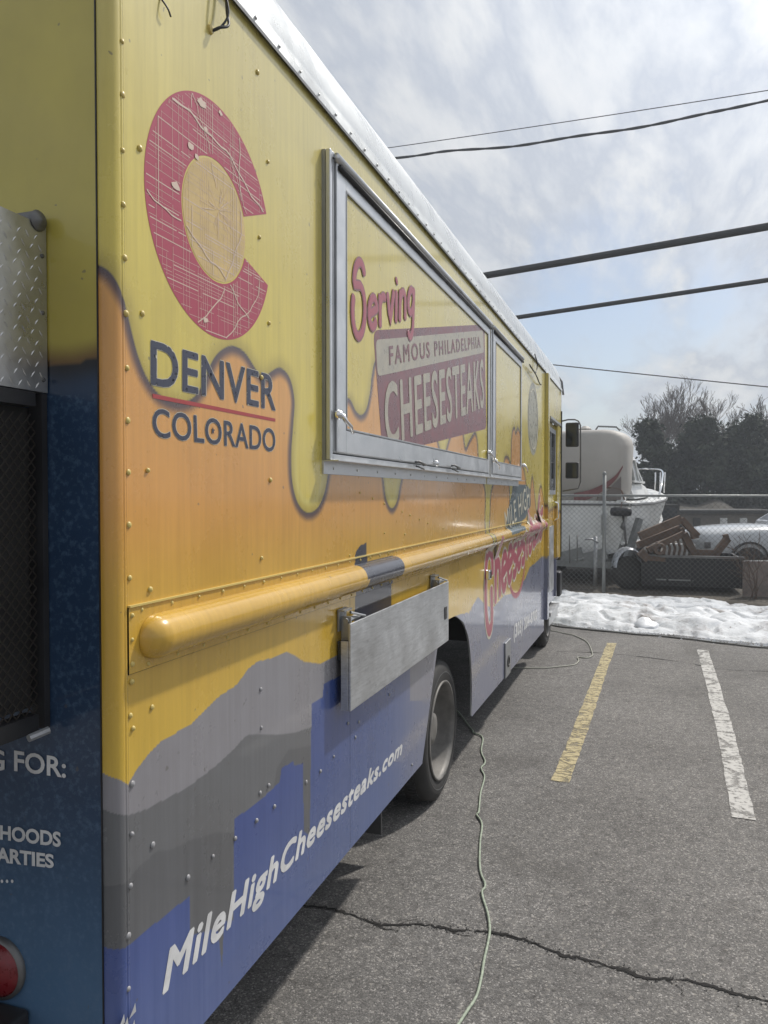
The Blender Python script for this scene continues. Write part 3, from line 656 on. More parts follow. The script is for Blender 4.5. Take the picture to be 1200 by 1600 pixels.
part(MB().add([(.0014, *sc_)]+V, [(0, 1+(i+1) % 10, 1+i) for i in range(10)]), 'star', M['navy'], up1)
letter('web_address', 'MileHighCheesesteaks.com', [(258,1490),(629,1156),(627,1184),(255,1572)], M['white'], .0007, lw1, 0, .22, 1.10, fat=.045)
letter('phone_number', '(303) 204-8702', [(803,977),(839,952),(839,970),(803,1004)], M['white'], .001, lw4, 0, .1, 1.12, fat=.075)
# stroke script lettering
def arc(cx, cy, rx, ry, a0, a1, n=10): return [(cx+rx*math.cos(R(a0+(a1-a0)*i/n)), cy+ry*math.sin(R(a0+(a1-a0)*i/n))) for i in range(n+1)]
GL = {
 'S': ([arc(.55,1.0,.28,.36,20,190)+arc(.50,.42,.34,.5,95,-215,16)], 1.0),
 'e': ([[(.08,.30),(.5,.36)]+arc(.32,.32,.24,.30,10,320,12)], .62),
 'r': ([[(.12,.62),(.16,.02)], [(.16,.36)]+arc(.34,.38,.2,.22,170,50,6)], .55),
 'v': ([[(.08,.62),(.28,.02),(.50,.64)]], .56),
 'i': ([[(.14,.62),(.14,.02)], [(.13,.86),(.15,.88)]], .30),
 'n': ([[(.12,.62),(.12,.02)], [(.12,.35)]+arc(.32,.36,.2,.25,170,0,7)+[(.54,.02)]], .66),
 'g': ([arc(.32,.36,.22,.26,60,400,12), [(.54,.60),(.54,-.18)]+arc(.34,-.2,.2,.24,0,-150,7)], .68),
 'C': ([arc(.42,.62,.28,.34,-10,180,9)+arc(.44,.30,.34,.62,165,300,10)+[(.64,-.1),(.60,.30)]], .85),
 'h': ([[(.12,1.05),(.12,.02)], [(.12,.35)]+arc(.32,.36,.2,.25,170,0,7)+[(.54,.02)]], .66),
 's': ([arc(.28,.46,.18,.16,50,250,7)+arc(.26,.16,.2,.16,70,-140,8)], .52),
 't': ([[(.22,.95),(.22,.1),(.36,.02)], [(.04,.62),(.42,.64)]], .46),
 'a': ([arc(.30,.32,.22,.28,30,370,12), [(.52,.60),(.54,.02)]], .66),
 'k': ([[(.12,1.05),(.12,.02)], [(.46,.62),(.14,.30),(.50,.0)]], .56),
}
def script(name, word, quad, x, m, mo, parent, w=.10, ymin=-.35, ymax=1.3, on_rail=False, big=1.0):
    tot = sum(GL[c][1] for c in word)+.3; q = np.array([on_side(u, v, x) for u, v in quad])
    for lay, (wd, mm) in enumerate(((w*1.45, mo), (w, m))):
        mb = MB(); cx = .15; hh = abs(q[0][1]-q[3][1])/(ymax-ymin)
        for ci, ch in enumerate(word):
            for stx in GL[ch][0]:
                P = [(cx+a, b) for a, b in stx]; D = []
                for k in range(len(P)-1):
                    for j in range(3): D.append((P[k][0]+(P[k+1][0]-P[k][0])*j/3, P[k][1]+(P[k+1][1]-P[k][1])*j/3))
                D.append(P[-1]); pts = []
                for a, b in D:
                    u = a/tot; v = (b-ymin)/(ymax-ymin); p = (q[3]*(1-u)+q[2]*u)*(1-v)+(q[0]*(1-u)+q[1]*u)*v
                    pts.append((x+lay*.0006, *p))
                e0 = Vector(pts[0])+(Vector(pts[0])-Vector(pts[1])).normalized()*wd*hh*.5; e1 = Vector(pts[-1])+(Vector(pts[-1])-Vector(pts[-2])).normalized()*wd*hh*.5
                r = wd*hh; mb.tube([e0]+pts+[e1], [r*.55]+[r]*len(pts)+[r*.55], 10, True, (0, .0004/r))
            cx += GL[ch][1]
        if on_rail: mb.v = [(v[0]+rail_x(v[1], v[2]), v[1], v[2]) for v in mb.v]
        mb.build(name, mm, parent)

# ---- serving windows
def frame_bars(parent, t0, t1, z0, z1, w, x0, x1, m, name, bev=.003):
    for a, b in (((x0, t0, z0), (x1, t0+w, z1)), ((x0, t1-w, z0), (x1, t1, z1)), ((x0, t0+w+.001, z1-w), (x1, t1-w-.001, z1)), ((x0, t0+w+.001, z0), (x1, t1-w-.001, z0+w))):
        part(MB().box(a, b), name, m, parent, bevel=bev)
def field_w(line):
    def f(P):
        c = cfield(P, line, 1); return c
    return f
wins = []
for wi, (t0, t1, z0, z1, line) in enumerate(((2.290, 4.915, 1.812, 2.808, DRIPW), (4.955, 6.235, 1.812, 2.808, DRIPW2))):
    sw = MB().box((.0, t0, z0-.0), (.012, t1, z1)).build('serving_window', M['alud'], truck); wins.append(sw)
    sw['label'] = 'long serving window closed by a printed awning door' if wi == 0 else 'shorter serving window towards the front of the truck'
    # outer channel: two ribs each side
    frame_bars(sw, t0, t1, z0, z1, .020, .0125, .030, M['alu'], 'outer_frame')
    frame_bars(sw, t0+.024, t1-.024, z0+.024, z1-.024, .012, .0125, .030, M['alud'], 'inner_channel', .002)
    dt0, dt1, dz0, dz1 = t0+.04, t1-.04, z0+.028, z1-.03
    # wide flat door frame
    bw = .062
    for a, b in (((.0125, dt0, dz0), (.037, dt0+.078, dz1)), ((.0125, dt1-.05, dz0), (.037, dt1, dz1)), ((.0125, dt0+.0785, dz1-bw), (.037, dt1-.0505, dz1)), ((.0125, dt0+.0785, dz0), (.037, dt1-.0505, dz0+.075))):
        part(MB().box(a, b), 'door_frame', M['alu'], sw, bevel=.002)
    pt0, pt1, pz0, pz1 = dt0+.080, dt1-.053, dz0+.078, dz1-bw-.003
    sheet('awning_door', pt0, pt1, pz0, pz1, .032, 170, field_w(line), M['wrap'], sw)
    # bead round the sheet
    frame_bars(sw, pt0-.002, pt1+.002, pz0-.002, pz1+.002, .007, .0325, .039, M['alud'], 'glazing_bead', .001)
    # hinge tube and rain hood
    part(MB().tube([(.038, t0+.03, z1-.018), (.038, t1-.005, z1-.018)], .014, 12), 'hinge_tube', M['alu'], sw, smooth=True)
    part(MB().tube([(.042, t0+.05, z1-.045), (.042, t1-.02, z1-.045)], .009, 8), 'rubber_seal', M['black'], sw, smooth=True)
    part(MB().box((.0, t0-.002, z0-.045), (.006, t1, z0-.001)).box((.006, t0-.002, z0-.004), (.058, t1, z0-.0005)), 'sill_flange', M['alu'], sw)
    for i in range(int((t1-t0)/.22)):
        o = rivet(t0+.08+i*.22, z0-.026, .006, 'rivet_al', truck, .7)
# sliding bolt handles on the bottom rail and swing latches
lt = wins[0]
for px, py in ((655,727), (710,732)):
    t, z = on_side(px, py, .05)
    part(MB().tube([(.044, t-.05, z+.012), (.062, t-.045, z+.014), (.062, t+.075, z+.004), (.044, t+.08, z+.004)], .005, 6).tube([(.044, t-.03, z-.004), (.058, t-.03, z-.008), (.058, t+.05, z-.016)], .004, 6), 'door_handle', M['steel'], lt, smooth=True)
t, z = on_side(683, 724, .05); part(MB().lathe((.043, t, z), (1,0,0), [(.014,0),(.014,.008),(.009,.014),(0,.015)], 14), 'lock', M['chrome'], lt, smooth=True)
for (px, py), w_ in (((531,648), wins[0]), ((765,707), wins[0]), ((773,719), wins[1]), ((819,727), wins[1])):
    t, z = on_side(px, py, .05)
    part(MB().lathe((.040, t, z), (1,0,0), [(.016,0),(.016,.010),(.010,.020),(0,.021)], 12).tube([(.058, t, z), (.064, t+.02, z-.02), (.070, t+.05, z-.035), (.066, t+.075, z-.055)], [.008,.007,.006,.005], 8), 'latch', M['chrome'], w_, smooth=True)
# dark rubber bumper behind the frame's left edge
#part(MB().lathe((.002, 2.178, on_side(505,640)[1]), (1,0,0), [(.0,.012),(.03,.010),(.036,0)], 16), 'rubber_stop', M['black'], truck)
# badge on the awning door
X = WD+.0012
bq = [(583,517),(758,500),(762,672),(592,716)]
def quadmesh(name, q, x, m, parent, rc_=0):
    p = np.array([on_side(u, v, x) for u, v in q]); out = []
    for i in range(4):
        a, b, c = p[i-1], p[i], p[(i+1) % 4]
        if rc_: 
            d1 = (a-b)/np.linalg.norm(a-b)*rc_; d2 = (c-b)/np.linalg.norm(c-b)*rc_
            for k_ in range(6):
                u = k_/5; out.append((1-u)**2*(b+d1)+2*u*(1-u)*b+u*u*(b+d2))
        else: out.append(b)
    return part(MB().add([(x, *o_) for o_ in out], [tuple(range(len(out)))[::-1]]), name, m, parent)
quadmesh('badge', [(583,516),(757,507),(760,670),(598,712)], X-.0007, M['maroon'], lt, .05)
quadmesh('badge_panel', [(587,531),(755,516),(756,551),(590,588)], X-.0002, M['badgecream'], lt, .03)
letter('lettering', 'FAMOUS PHILADELPHIA', [(608,541),(750,526),(751,543),(609,570)], M['maroon'], X+.0008, lt, 0, 0, 1.3, fat=.03)
letter('lettering', 'CHEESESTEAKS', [(600,600),(755,562),(756,636),(604,698)], M['badgecream'], X+.0005, lt, 0, 0, 1.12, fat=.028)
script('script_lettering', 'Serving', [(540,404),(654,394),(650,524),(543,562)], X+.0012, M['pink'], M['pinkd'], lt, .080, -.45, 1.45)
script('script_lettering', 'Cheesesteaks', [(752,842),(853,755),(846,860),(755,1010)], .0012, M['pink'], M['creamp'], truck, .10, -.40, 1.25, True)
ring_ = on_side(808, 878); part(MB().tube([(.001, ring_[0]+.40*math.cos(a), ring_[1]+.27*math.sin(a)) for a in np.linspace(-2.9, .3, 24)], .022, 8, False, (0, .02)), 'bread_ring', M['pink'], lw4)
letter('lettering', 'MILE HIGH', [(788,800),(826,756),(828,790),(790,832)], M['creamp'], .0016, truck, 0, 0, 1.1, fat=.01, cuts=3)
# oval stamp beyond the second window
ov = np.array(on_side(833, 655)); V = [(.0005, ov[0], ov[1])]+[(.0005, ov[0]+.34*math.cos(a), ov[1]+.33*math.sin(a)) for a in np.linspace(0, 6.2832, 41)[:-1]]
part(MB().add(V, [(0, 1+i, 1+(i+1) % 40) for i in range(40)]), 'oval_stamp', mat('stamp_print', (.30,.29,.22), .3, noise=(12,.35)), up2)
part(MB().tube([(.003, ov[0]+.28*math.cos(a), ov[1]+.27*math.sin(a)) for a in np.linspace(0, 6.2832, 41)], .008, 6, False, (0,.1)), 'stamp_ring', M['creamp'], up2)

# ---- folding shelf
SX = .056
sh_t0, sh_z0 = on_side(548, 1112, SX); sh_z1 = on_side(548, 975, SX)[1]; sh_t1 = on_side(701, 950, SX)[0]
shelf = part(MB().box((SX-.008, sh_t0, sh_z0), (SX, sh_t1, sh_z1)).box((SX-.036, sh_t0, sh_z0), (SX-.009, sh_t0+.006, sh_z1-.06)).box((SX-.036, sh_t0+.007, sh_z0), (SX-.009, sh_t1-.01, sh_z0+.006)).box((SX-.036, sh_t1-.007, sh_z0+.007), (SX-.009, sh_t1, sh_z1-.06)), 'folding_shelf', M['tray'], bevel=.0015)
shelf['label'] = 'bare aluminium shelf folded down over the blue skyline'
for t in (sh_t0+.01, sh_t1-.16):
    part(MB().box((.004, t, sh_z1-.03), (.009, t+.07, sh_z1+.045)).box((.009, t+.0, sh_z1+.038), (.030, t+.07, sh_z1+.043)).box((.01, t+.02, sh_z1-.08), (.045, t+.026, sh_z1+.02)).tube([(.03, t+.01, sh_z1+.005), (.03, t+.13, sh_z1+.005)], .010, 8).tube([(.032, t+.05, sh_z1+.03), (.045, t+.09, sh_z1+.018), (.052, t+.14, sh_z1+.006)], .005, 6), 'shelf_bracket', M['alud'], shelf)
part(MB().box((.004, sh_t0+.008, sh_z1-.13), (.040, sh_t0+.05, sh_z1-.062)), 'shelf_latch', M['glass'], shelf, bevel=.003)
part(MB().box((SX+.0005, sh_t1-.085, 1.085), (SX+.004, sh_t1-.045, 1.145)), 'shelf_slot', M['black'], shelf)
# ---- power inlet, fuel flap latch
pi = SP([(787,1010),(797,1003),(795,1050),(786,1060)])
pt0, pt1, pz0, pz1 = 5.64, 5.86, .335, .60
pi_ = part(MB().box((.0, pt0, pz0), (.012, pt1, pz1)), 'power_inlet', M['alud'], bevel=.004)
part(MB().lathe((.012, (pt0+pt1)/2, pz0+.11), (1,0,0), [(.045,0),(.045,.006),(.03,.007),(.028,.002),(0,.002)], 16), 'inlet_socket', M['black'], pi_)
part(MB().box((.0, 5.0-.09, 1.145), (.035, 5.0-.02, 1.21)), 'side_marker_light', M['chrome'], bevel=.01)
# ---- wires out of the side near the roof
def tube_part(name, pts, r, m, parent=truck, n=6): return part(MB().tube(smooth_line(pts, 5), r, n), name, m, parent, smooth=True)
a = on_side(328, 50); tube_part('loose_wire', [(.0, *a), (.02, a[0]+.01, a[1]+.012), (.03, a[0]+.035, a[1]+.03), (.02, a[0]+.045, a[1]+.07), (.015, a[0]+.05, a[1]+.13)], .0035, M['black'])
tube_part('loose_wire', [(.0, *a), (.018, a[0]+.02, a[1]+.02), (.03, a[0]+.035, a[1]+.06), (.02, a[0]+.03, a[1]+.12)], .003, M['black'])
a = on_side(250, 10); tube_part('loose_wire', [(.0, a[0], a[1]+.02), (.012, a[0]+.01, a[1]+.0), (.012, a[0]+.022, a[1]-.012)], .002, M['black'])
part(MB().lathe((.0, *on_side(328, 46)), (1,0,0), [(.012,0),(.010,.006),(0,.008)], 10), 'wire_grommet', M['rivet'], truck)
a = on_side(822, 570); tube_part('loose_wire', [(.03, a[0], a[1]), (.03, a[0]+.4, a[1]-.03), (.02, a[0]+.7, a[1]-.06), (.01, a[0]+.9, a[1]-.05)], .006, M['black'])
tube_part('loose_wire', [(.02, a[0]+.1, a[1]), (.02, a[0]+.45, a[1]+.0), (.02, a[0]+.55, a[1]+.1), (.01, a[0]+.45, a[1]+.17)], .005, M['black'])

# ---- front of the truck: door track, cab side, step, door, mirrors
def yel(P): return artwork(P)
def pbox(name, a, b, parent=truck, nz=70, m=None):
    x0, y0, z0 = a; x1, y1, z1 = b; V = []; F = []
    for z in np.linspace(z0, z1, nz): V += [(x0,y0,z),(x1,y0,z),(x1,y1,z),(x0,y1,z)]
    for i in range(nz-1):
        for j in range(4): p_, q_ = i*4+j, i*4+(j+1) % 4; F.append((p_, q_, q_+4, p_+4))
    F += [(3,2,1,0), tuple((nz-1)*4+k for k in range(4))]
    o = MB().add(V, F).build(name, m or M['wrap'], parent); set_print(o, artwork); return o
trk = sheet('door_track_cover', 7.94, 8.06, .42, 2.93, .034, 200)
pbox('door_track_body', (.0, 7.935, .42), (.032, 8.065, 2.932))
part(MB().box((.0, 8.066, .42), (.012, 8.09, 2.90)), 'door_seal', M['alud'])
sheet('cab_side_panel', 8.092, TF, 2.52, 2.94, .0, 60)            # above the door
part(MB().box((-.01, 8.10, 2.49), (.04, 9.10, 2.515)), 'door_drip_rail', M['alud'])
dr = pbox('sliding_door', (-.06, 8.10, .50), (-.024, 9.02, 2.49))
part(MB().box((-.0235, 8.16, 1.75), (-.017, 8.93, 2.38)), 'door_window', M['glass'], dr)
for a, b in (((-.0238, 8.12, 1.70), (-.006, 8.159, 2.43)), ((-.0238, 8.931, 1.70), (-.006, 8.97, 2.43)), ((-.0238, 8.16, 2.381), (-.006, 8.93, 2.43)), ((-.0238, 8.16, 1.70), (-.006, 8.93, 1.749)), ((-.0165, 8.53, 1.75), (-.010, 8.56, 2.38))):
    part(MB().box(a, b), 'window_frame', M['alud'], dr)
part(MB().tube([(-.024, 8.86, 1.62), (.03, 8.88, 1.60), (.03, 8.91, 1.44), (-.024, 8.91, 1.40)], .012, 8), 'door_handle', M['chrome'], dr, smooth=True)
part(MB().box((-.0235, 8.2, .62), (-.016, 8.9, 1.35)), 'kick_panel', M['alu'], dr)
# pillar ahead of the door, with the front wheel cut out below
def cz(t): return .93 if t > 9.30 else .93
sheet('front_pillar', 9.06, TF+.02, .95, 2.50, .0, 140)
pbox('pillar_edge', (-.05, 9.04, .52), (-.003, 9.08, 2.50))
V = []; zs = np.linspace(.9, 2.94, 60)
for z in zs:
    for kx in range(7):
        a_ = kx/6*math.pi/2; V.append((-.10+.10*math.cos(a_), TF+.02+.10*math.sin(a_), z))
fc_ = part(MB().add(V, [(i*7+j, i*7+j+1, (i+1)*7+j+1, (i+1)*7+j) for i in range(59) for j in range(6)]), 'front_corner', M['wrap'], smooth=True); set_print(fc_, artwork)
part(MB().box((-2.2, TF+.08, .8), (-.10, TF+.115, 1.75)).box((-2.2, TF+.08, 2.6), (-.10, TF+.115, 2.93)), 'front_wall', M['yellowp'])
part(MB().box((-2.15, TF+.07, 1.755), (-.11, TF+.08, 2.595)), 'windscreen', M['glass'])
part(MB().box((-2.2, TF+.02, .46), (.0, TF+.22, .76)), 'front_bumper', M['black'], bevel=.02)
part(MB().box((-.30, 8.26, .40), (.03, 9.08, .44)).box((.0, 8.26, .30), (.012, 9.08, .41)), 'entry_step', M['alu'])
part(MB().box((-2.2, 7.9, .44), (-.32, 8.3, 1.0)).box((-2.2, 8.3, 1.0), (-.12, 9.4, 1.3)), 'cab_floor', M['under'])
part(MB().tube([(.002, TF+.01, z) for z in np.linspace(.95, 2.7, 5)], .012, 6), 'black_trim', M['black'])
# mirror
mir = part(MB().tube([(-.02, TF+.0, 2.575), (.08, TF+.03, 2.60), (.16, TF+.05, 2.60), (.20, TF+.05, 2.58), (.222, TF+.05, 2.53), (.226, TF+.05, 2.3), (.226, TF+.05, 1.85), (.20, TF+.05, 1.77), (.02, TF+.02, 1.74)], .009, 8), 'side_mirror', M['steel'], smooth=True)
mir['label'] = 'mirror arm of bent chrome tube carrying two mirrors'
for z0, z1 in ((2.27, 2.565), (1.89, 2.09)):
    hd = part(MB().box((.050, TF+.02, z0), (.205, TF+.07, z1)), 'mirror_head', M['black'], mir, bevel=.02)
    part(MB().box((.066, TF+.012, z0+.016), (.189, TF+.0195, z1-.016)), 'mirror_glass', M['glass'], mir)
# ---- wheels
def wheel(tc, xo, name='rear_wheel', inner=True):
    r = .385; cx = xo; c = (cx, tc, r-.004)
    prof = [(.300,-.21),(.345,-.22),(.378,-.205),(.385,-.18),(.385,-.045),(.378,-.018),(.350,-.002),(.335,.004),(.30,.002),(.270,-.004)]
    w = part(MB().lathe(c, (1,0,0), prof, 64), name, M['rubber'], smooth=True)
    part(MB().lathe(c, (1,0,0), [(.270,-.004),(.274,.006),(.262,.008),(.255,-.02),(.245,-.07),(.235,-.14),(.20,-.165),(.13,-.15),(.10,-.10),(.085,-.05),(.05,-.045),(.0,-.045)], 48), 'rim', M['rim'], w, smooth=True)
    part(MB().lathe(c, (1,0,0), [(.316,.004),(.319,.0055),(.322,.004)], 64), 'sidewall_ring', M['steel'], w, smooth=True)
    for i in range(8):
        a_ = i*math.pi/4; part(MB().lathe((cx-.105, tc+.105*math.cos(a_), r-.004+.105*math.sin(a_)), (1,0,0), [(.013,0),(.013,.026),(0,.028)], 6), 'lug_nut', M['steel'], w); part(MB().lathe((cx-.156, tc+.172*math.cos(a_+.39), r-.004+.172*math.sin(a_+.39)), (1,0,0), [(.027,0),(.024,.004),(.0,.002)], 14), 'hand_hole', M['black'], w)
    if inner: part(MB().lathe((cx-.26, tc, r-.004), (1,0,0), prof[:-1]+[(.24,-.01),(.24,-.2),(.30,-.21)], 48), 'inner_tyre', M['rubber'], w, smooth=True)
    tb = MB()
    for i in range(72):
        a_ = i/72*2*math.pi
        for xs in ((-.195,-.135),(-.105,-.06)):
            p = [(cx+xx, tc+rr_*math.cos(a_+da), r-.004+rr_*math.sin(a_+da)) for rr_, xx, da in ((.384,xs[0],-.018),(.384,xs[1],-.018),(.384,xs[1],.018),(.384,xs[0],.018),(.392,xs[0],-.015),(.392,xs[1],-.015),(.392,xs[1],.015),(.392,xs[0],.015))]
            tb.add(p, [(4,5,6,7),(0,1,5,4),(1,2,6,5),(2,3,7,6),(3,0,4,7)])
    part(tb, 'tread', M['rubber'], w)['kind'] = 'stuff'
wheel(4.15, -.085); wheel(8.72, -.06, 'front_wheel', False)
part(MB().box((-.80, 3.33, .12), (-.16, 3.345, .75)), 'mud_flap', mat('mudflap_rubber', (.05,.05,.05), .6), bevel=.003)
# ---- generator cage on the rear wall
XC = -.152; CY0, CY1 = .62, YB-.003; CZ0, CZ1, CZM = 1.225, 2.24, 1.905
cage = MB().box((-1.25, CY0+.02, CZ0+.04), (XC-.04, CY1, CZM-.03)).build('generator_cage', M['under'], truck)
cage['label'] = 'black mesh cage with a tread plate hood on the rear wall'
dp = mat('tread_plate', (.50,.50,.49), .33, .85, noise=(10,.2))
hood = part(MB().box((-1.25, CY0, CZM), (XC, CY1, CZ1)), 'tread_plate_hood', dp, cage)
tp = MB()
rw_ = 0; z = CZM+.012
while z < CZ1-.01:
    y = CY0+.012+(.011 if rw_ % 2 else 0); j = rw_
    while y < CY1-.01:
        s_ = 1 if (j % 2) else -1; j += 1; L = .0085
        d = Vector((0, s_*.6, .8)).normalized()*L; n_ = Vector((0, .8, -s_*.6)).normalized()*.0021; c = Vector((XC, y, z))
        e = Vector((.0014, 0, 0))
        tp.add([c-d, c-n_, c+d, c+n_, c-d*.5+e, c+d*.5+e], [(0,1,4),(1,2,5,4),(2,3,5),(3,0,4,5)])
        y += .022
    z += .021; rw_ += 1
part(tp, 'tread_pattern', dp, cage)['kind'] = 'stuff'
part(MB().tube([(XC+.001, CY1-.02, CZ1+.004), (XC-.06, CY1-.02, CZ1+.004)], .02, 16).lathe((XC+.002, CY1-.022, CZ1+.004), (1,0,0), [(.021,0),(.016,.006),(0,.010)], 16), 'hood_hinge', M['steel'], cage, smooth=True)
for px, py in ((70,403), (73,491), (73,595)):
    o = MB().lathe((XC, CY1-.012, on_y(px, py, CY1)[1]), (1,0,0), [(.005,0),(.004,.003),(0,.004)], 8).build('hood_rivet', M['steel'], cage)
fr = MB()
for y in (CY0+.02, CY1-.03): fr.box((XC-.035, y+.015, CZ0), (XC-.002, y+.03, CZM-.002))
fr.box((XC-.035, CY0+.051, CZ0), (XC-.002, CY1-.031, CZ0+.035)).box((XC-.035, CY0+.051, CZM-.03), (XC-.002, CY1-.031, CZM-.002))
part(fr, 'cage_frame', M['black'], cage)
em = MB(); z = CZ0+.035; i = 0      # expanded metal: diamond strands
y0, y1 = CY0+.05, CY1-.015
sl_ = (y1-y0)
dz_ = .024; dy_ = .011
nrow = int((CZM-CZ0-.065)/dz_); ncol = int((y1-y0)/dy_)
for i in range(nrow):
    for j in range(ncol):
        a_ = Vector((XC-.012, y0+j*dy_, CZ0+.035+i*dz_+(dz_/2 if (j % 2) else 0)))
        for s_ in (1, -1):
            b_ = Vector((XC-.012, a_.y+dy_, a_.z+s_*dz_/2)); em.bar(a_, b_, .0022, .0022, (1,0,0))
part(em, 'expanded_mesh', mat('mesh_paint', (.045,.038,.032), .45, .3), cage)['kind'] = 'stuff'
part(MB().tube([(XC+.0, CY1-.06, CZ0-.006), (XC+.012, CY1-.02, CZ0+.0)], .008, 8), 'cage_bolt', M['alud'], cage)
# rear lettering, light, bumper
letter('rear_lettering', 'FOR:', [(22,1172),(103,1184),(103,1216),(22,1205)], M['white'], parent=rw, bold=.02, plane=YB-.002, label='hand drawn pale capitals reading FOR:')
letter('rear_lettering', 'G', [(-20,1170),(7,1172),(7,1205),(-20,1203)], M['white'], parent=rw, bold=.02, plane=YB-.002)
letter('rear_lettering', 'HOODS', [(0,1289),(95,1300),(95,1324),(0,1312)], M['white'], parent=rw, bold=.035, plane=YB-.002)
letter('rear_lettering', 'ARTIES', [(-6,1323),(84,1335),(84,1357),(-6,1347)], M['white'], parent=rw, bold=.035, plane=YB-.002)
for px in (3, 11, 19): letter('rear_lettering', '.', [(px-2,1374),(px+2,1374.5),(px+2,1380),(px-2,1379.5)], M['white'], parent=rw, plane=YB-.002)
cx_, cz_ = on_y(2, 1510, YB)
tl = part(MB().lathe((cx_, YB, cz_), (0,-1,0), [(.066,0),(.066,.010),(.058,.013)], 32), 'tail_light', M['steel'], smooth=True)
part(MB().lathe((cx_, YB, cz_), (0,-1,0), [(.058,.011),(.050,.022),(.03,.030),(0,.033)], 32), 'red_lens', M['lens'], tl, smooth=True)
bx_, bz_ = on_y(48, 1575, YB)
part(MB().box((-2.2, YB-.12, bz_-.16), (bx_, YB-.002, bz_+.0)), 'rear_bumper', M['black'], bevel=.008)
# torn film and mud at the bottom of the corner
tf = MB(); 
for i in range(9):
    t = TR-.02+rng.uniform(-.01, .035); z = .50+rng.uniform(-.03, .06)+.2*0; a_ = rng.uniform(0, 6.28)
    z = on_side(200, 1590)[1]+rng.uniform(-.05, .012); tf.add([(.004, t-.008, z-.012), (.006, t+.012, z-.008), (.010, t+.004, z+.016), (.012, t-.004, z+.010)], [(0,1,2,3)])
part(tf, 'torn_film', M['white'])

# ------------------------------------------------------------------ cords on the ground
cordm = mat('green_white_cord', (.30,.345,.265), .6, noise=(60,.4)); corddk = mat('grey_cord', (.10,.10,.09), .6)
def ground_cord(name, pts, r, m, label, cat):
    g_ = [on_ground(*p) for p in pts]; a = smooth_line([tuple(p[:2]) for p in g_], 8)
    o = MB().tube([(p[0], p[1], r+.002+.0015*math.sin(i*.7)) for i, p in enumerate(a)], r, 8).build(name, m, None, True)
    return tag(o, label, cat)
ground_cord('extension_cord', [(640,1075),(700,1100),(735,1138),(740,1146),(754,1154),(752,1175),(758,1192),(752,1202),(757,1216),(751,1240),(748,1270),(745,1275),(753,1290),(750,1320),(750,1360),(758,1385),(753,1398),(762,1430),(765,1460),(757,1500),(752,1530),(744,1560),(720,1598),(690,1640)], .0052, cordm, 'pale green extension cord running from under the truck towards the camera', 'extension cord')
ground_cord('power_cord', [(780,1044),(830,1045),(860,1044),(895,1040),(904,1034),(903,1028),(915,1029),(925,1026),(925,1020),(918,1005),(900,995),(880,990),(860,986)], .0055, mat('light_cord', (.36,.36,.30), .55), 'thin grey power cord looping beside the front wheel', 'power cord')
ground_cord('black_hose', [(850,976),(880,981),(930,986),(990,992),(1040,996),(1100,1003),(1150,1009),(1200,1014),(1300,1022)], .009, corddk, 'thin dark hose lying along the front edge of the snow', 'hose')

# ------------------------------------------------------------------ snow bank
def snow_bank():
    nx_, ny_ = 300, 110
    fl = smooth_line([tuple(on_ground(*p)[:2]) for p in [(700,945),(800,960),(868,974),(900,981),(940,984),(985,989),(1020,990),(1060,993),(1110,999),(1160,1004),(1210,1009),(1330,1018),(1500,1030)]], 30)
    fl = fl[np.argsort(fl[:, 0])]; xs = np.linspace(fl[0, 0], fl[-1, 0], nx_); y0 = np.interp(xs, fl[:, 0], fl[:, 1]); V = []
    from mathutils import noise as mn
    for i in range(nx_):
        for j in range(ny_):
            v = j/(ny_-1); y = y0[i]+v*3.2+(.10*mn.noise(Vector((xs[i]*2.2, 0, 5)))+.05*mn.noise(Vector((xs[i]*9, 0, 5))))*(1-v)
            p = Vector((xs[i], y, 0))
            h = .155*min(1, (v/.16))**.6*(1-.55*max(0, v-.45)/.55)
            h *= .78+.45*mn.fractal(p*1.1, 1, 2, 5)+.22*mn.noise(p*3.2)
            h += (.075*abs(mn.noise(p*1.7+Vector((3,1,0))))+.03*mn.turbulence(p*2.4, 4, False)-.05*max(0, .16-abs(mn.noise(p*2.3+Vector((7,7,0)))))/.16)*min(1, v*8)
            h += .10*math.exp(-((xs[i]-on_ground(1010,975).x)/.16)**2-((y-on_ground(1010,975).y-.10)/.14)**2)
            if v > .97: h = -.02
            V.append((xs[i], y, max(h, .0)*min(1, v*30)-.004))
    return MB().add(V, [(i*ny_+j, (i+1)*ny_+j, (i+1)*ny_+j+1, i*ny_+j+1) for i in range(nx_-1) for j in range(ny_-1)])
def snow_mat():
    m = bpy.data.materials.new('old_snow'); m.use_nodes = True; t = m.node_tree; b = t.nodes['Principled BSDF']; co = N(t, 'ShaderNodeTexCoord')
    n = N(t, 'ShaderNodeTexNoise', i_Scale=2.2, i_Detail=9, i_Roughness=.7); t.links.new(co.outputs['Object'], n.inputs[0])
    n2_ = N(t, 'ShaderNodeTexNoise', i_Scale=26, i_Detail=5, i_Roughness=.7); t.links.new(co.outputs['Object'], n2_.inputs[0])
    c = ramp(t, [(.33, (.15, .13, .11)), (.40, (.42, .42, .43)), (.48, (.62, .64, .66)), (.68, (.70, .72, .75))], n.outputs[0]).outputs[0]
    c = mixc(t, ramp(t, [(.60, (0,0,0)), (.68, (.75,.75,.75))], n2_.outputs[0]).outputs[0], c, (.16, .13, .11))
    t.links.new(c, b.inputs['Base Color']); b.inputs['Roughness'].default_value = .6
    bp = N(t, 'ShaderNodeBump', i_Strength=.5, i_Distance=.03); t.links.new(n2_.outputs[0], bp.inputs['Height']); t.links.new(bp.outputs[0], b.inputs['Normal'])
    return m
SNOW = snow_mat()
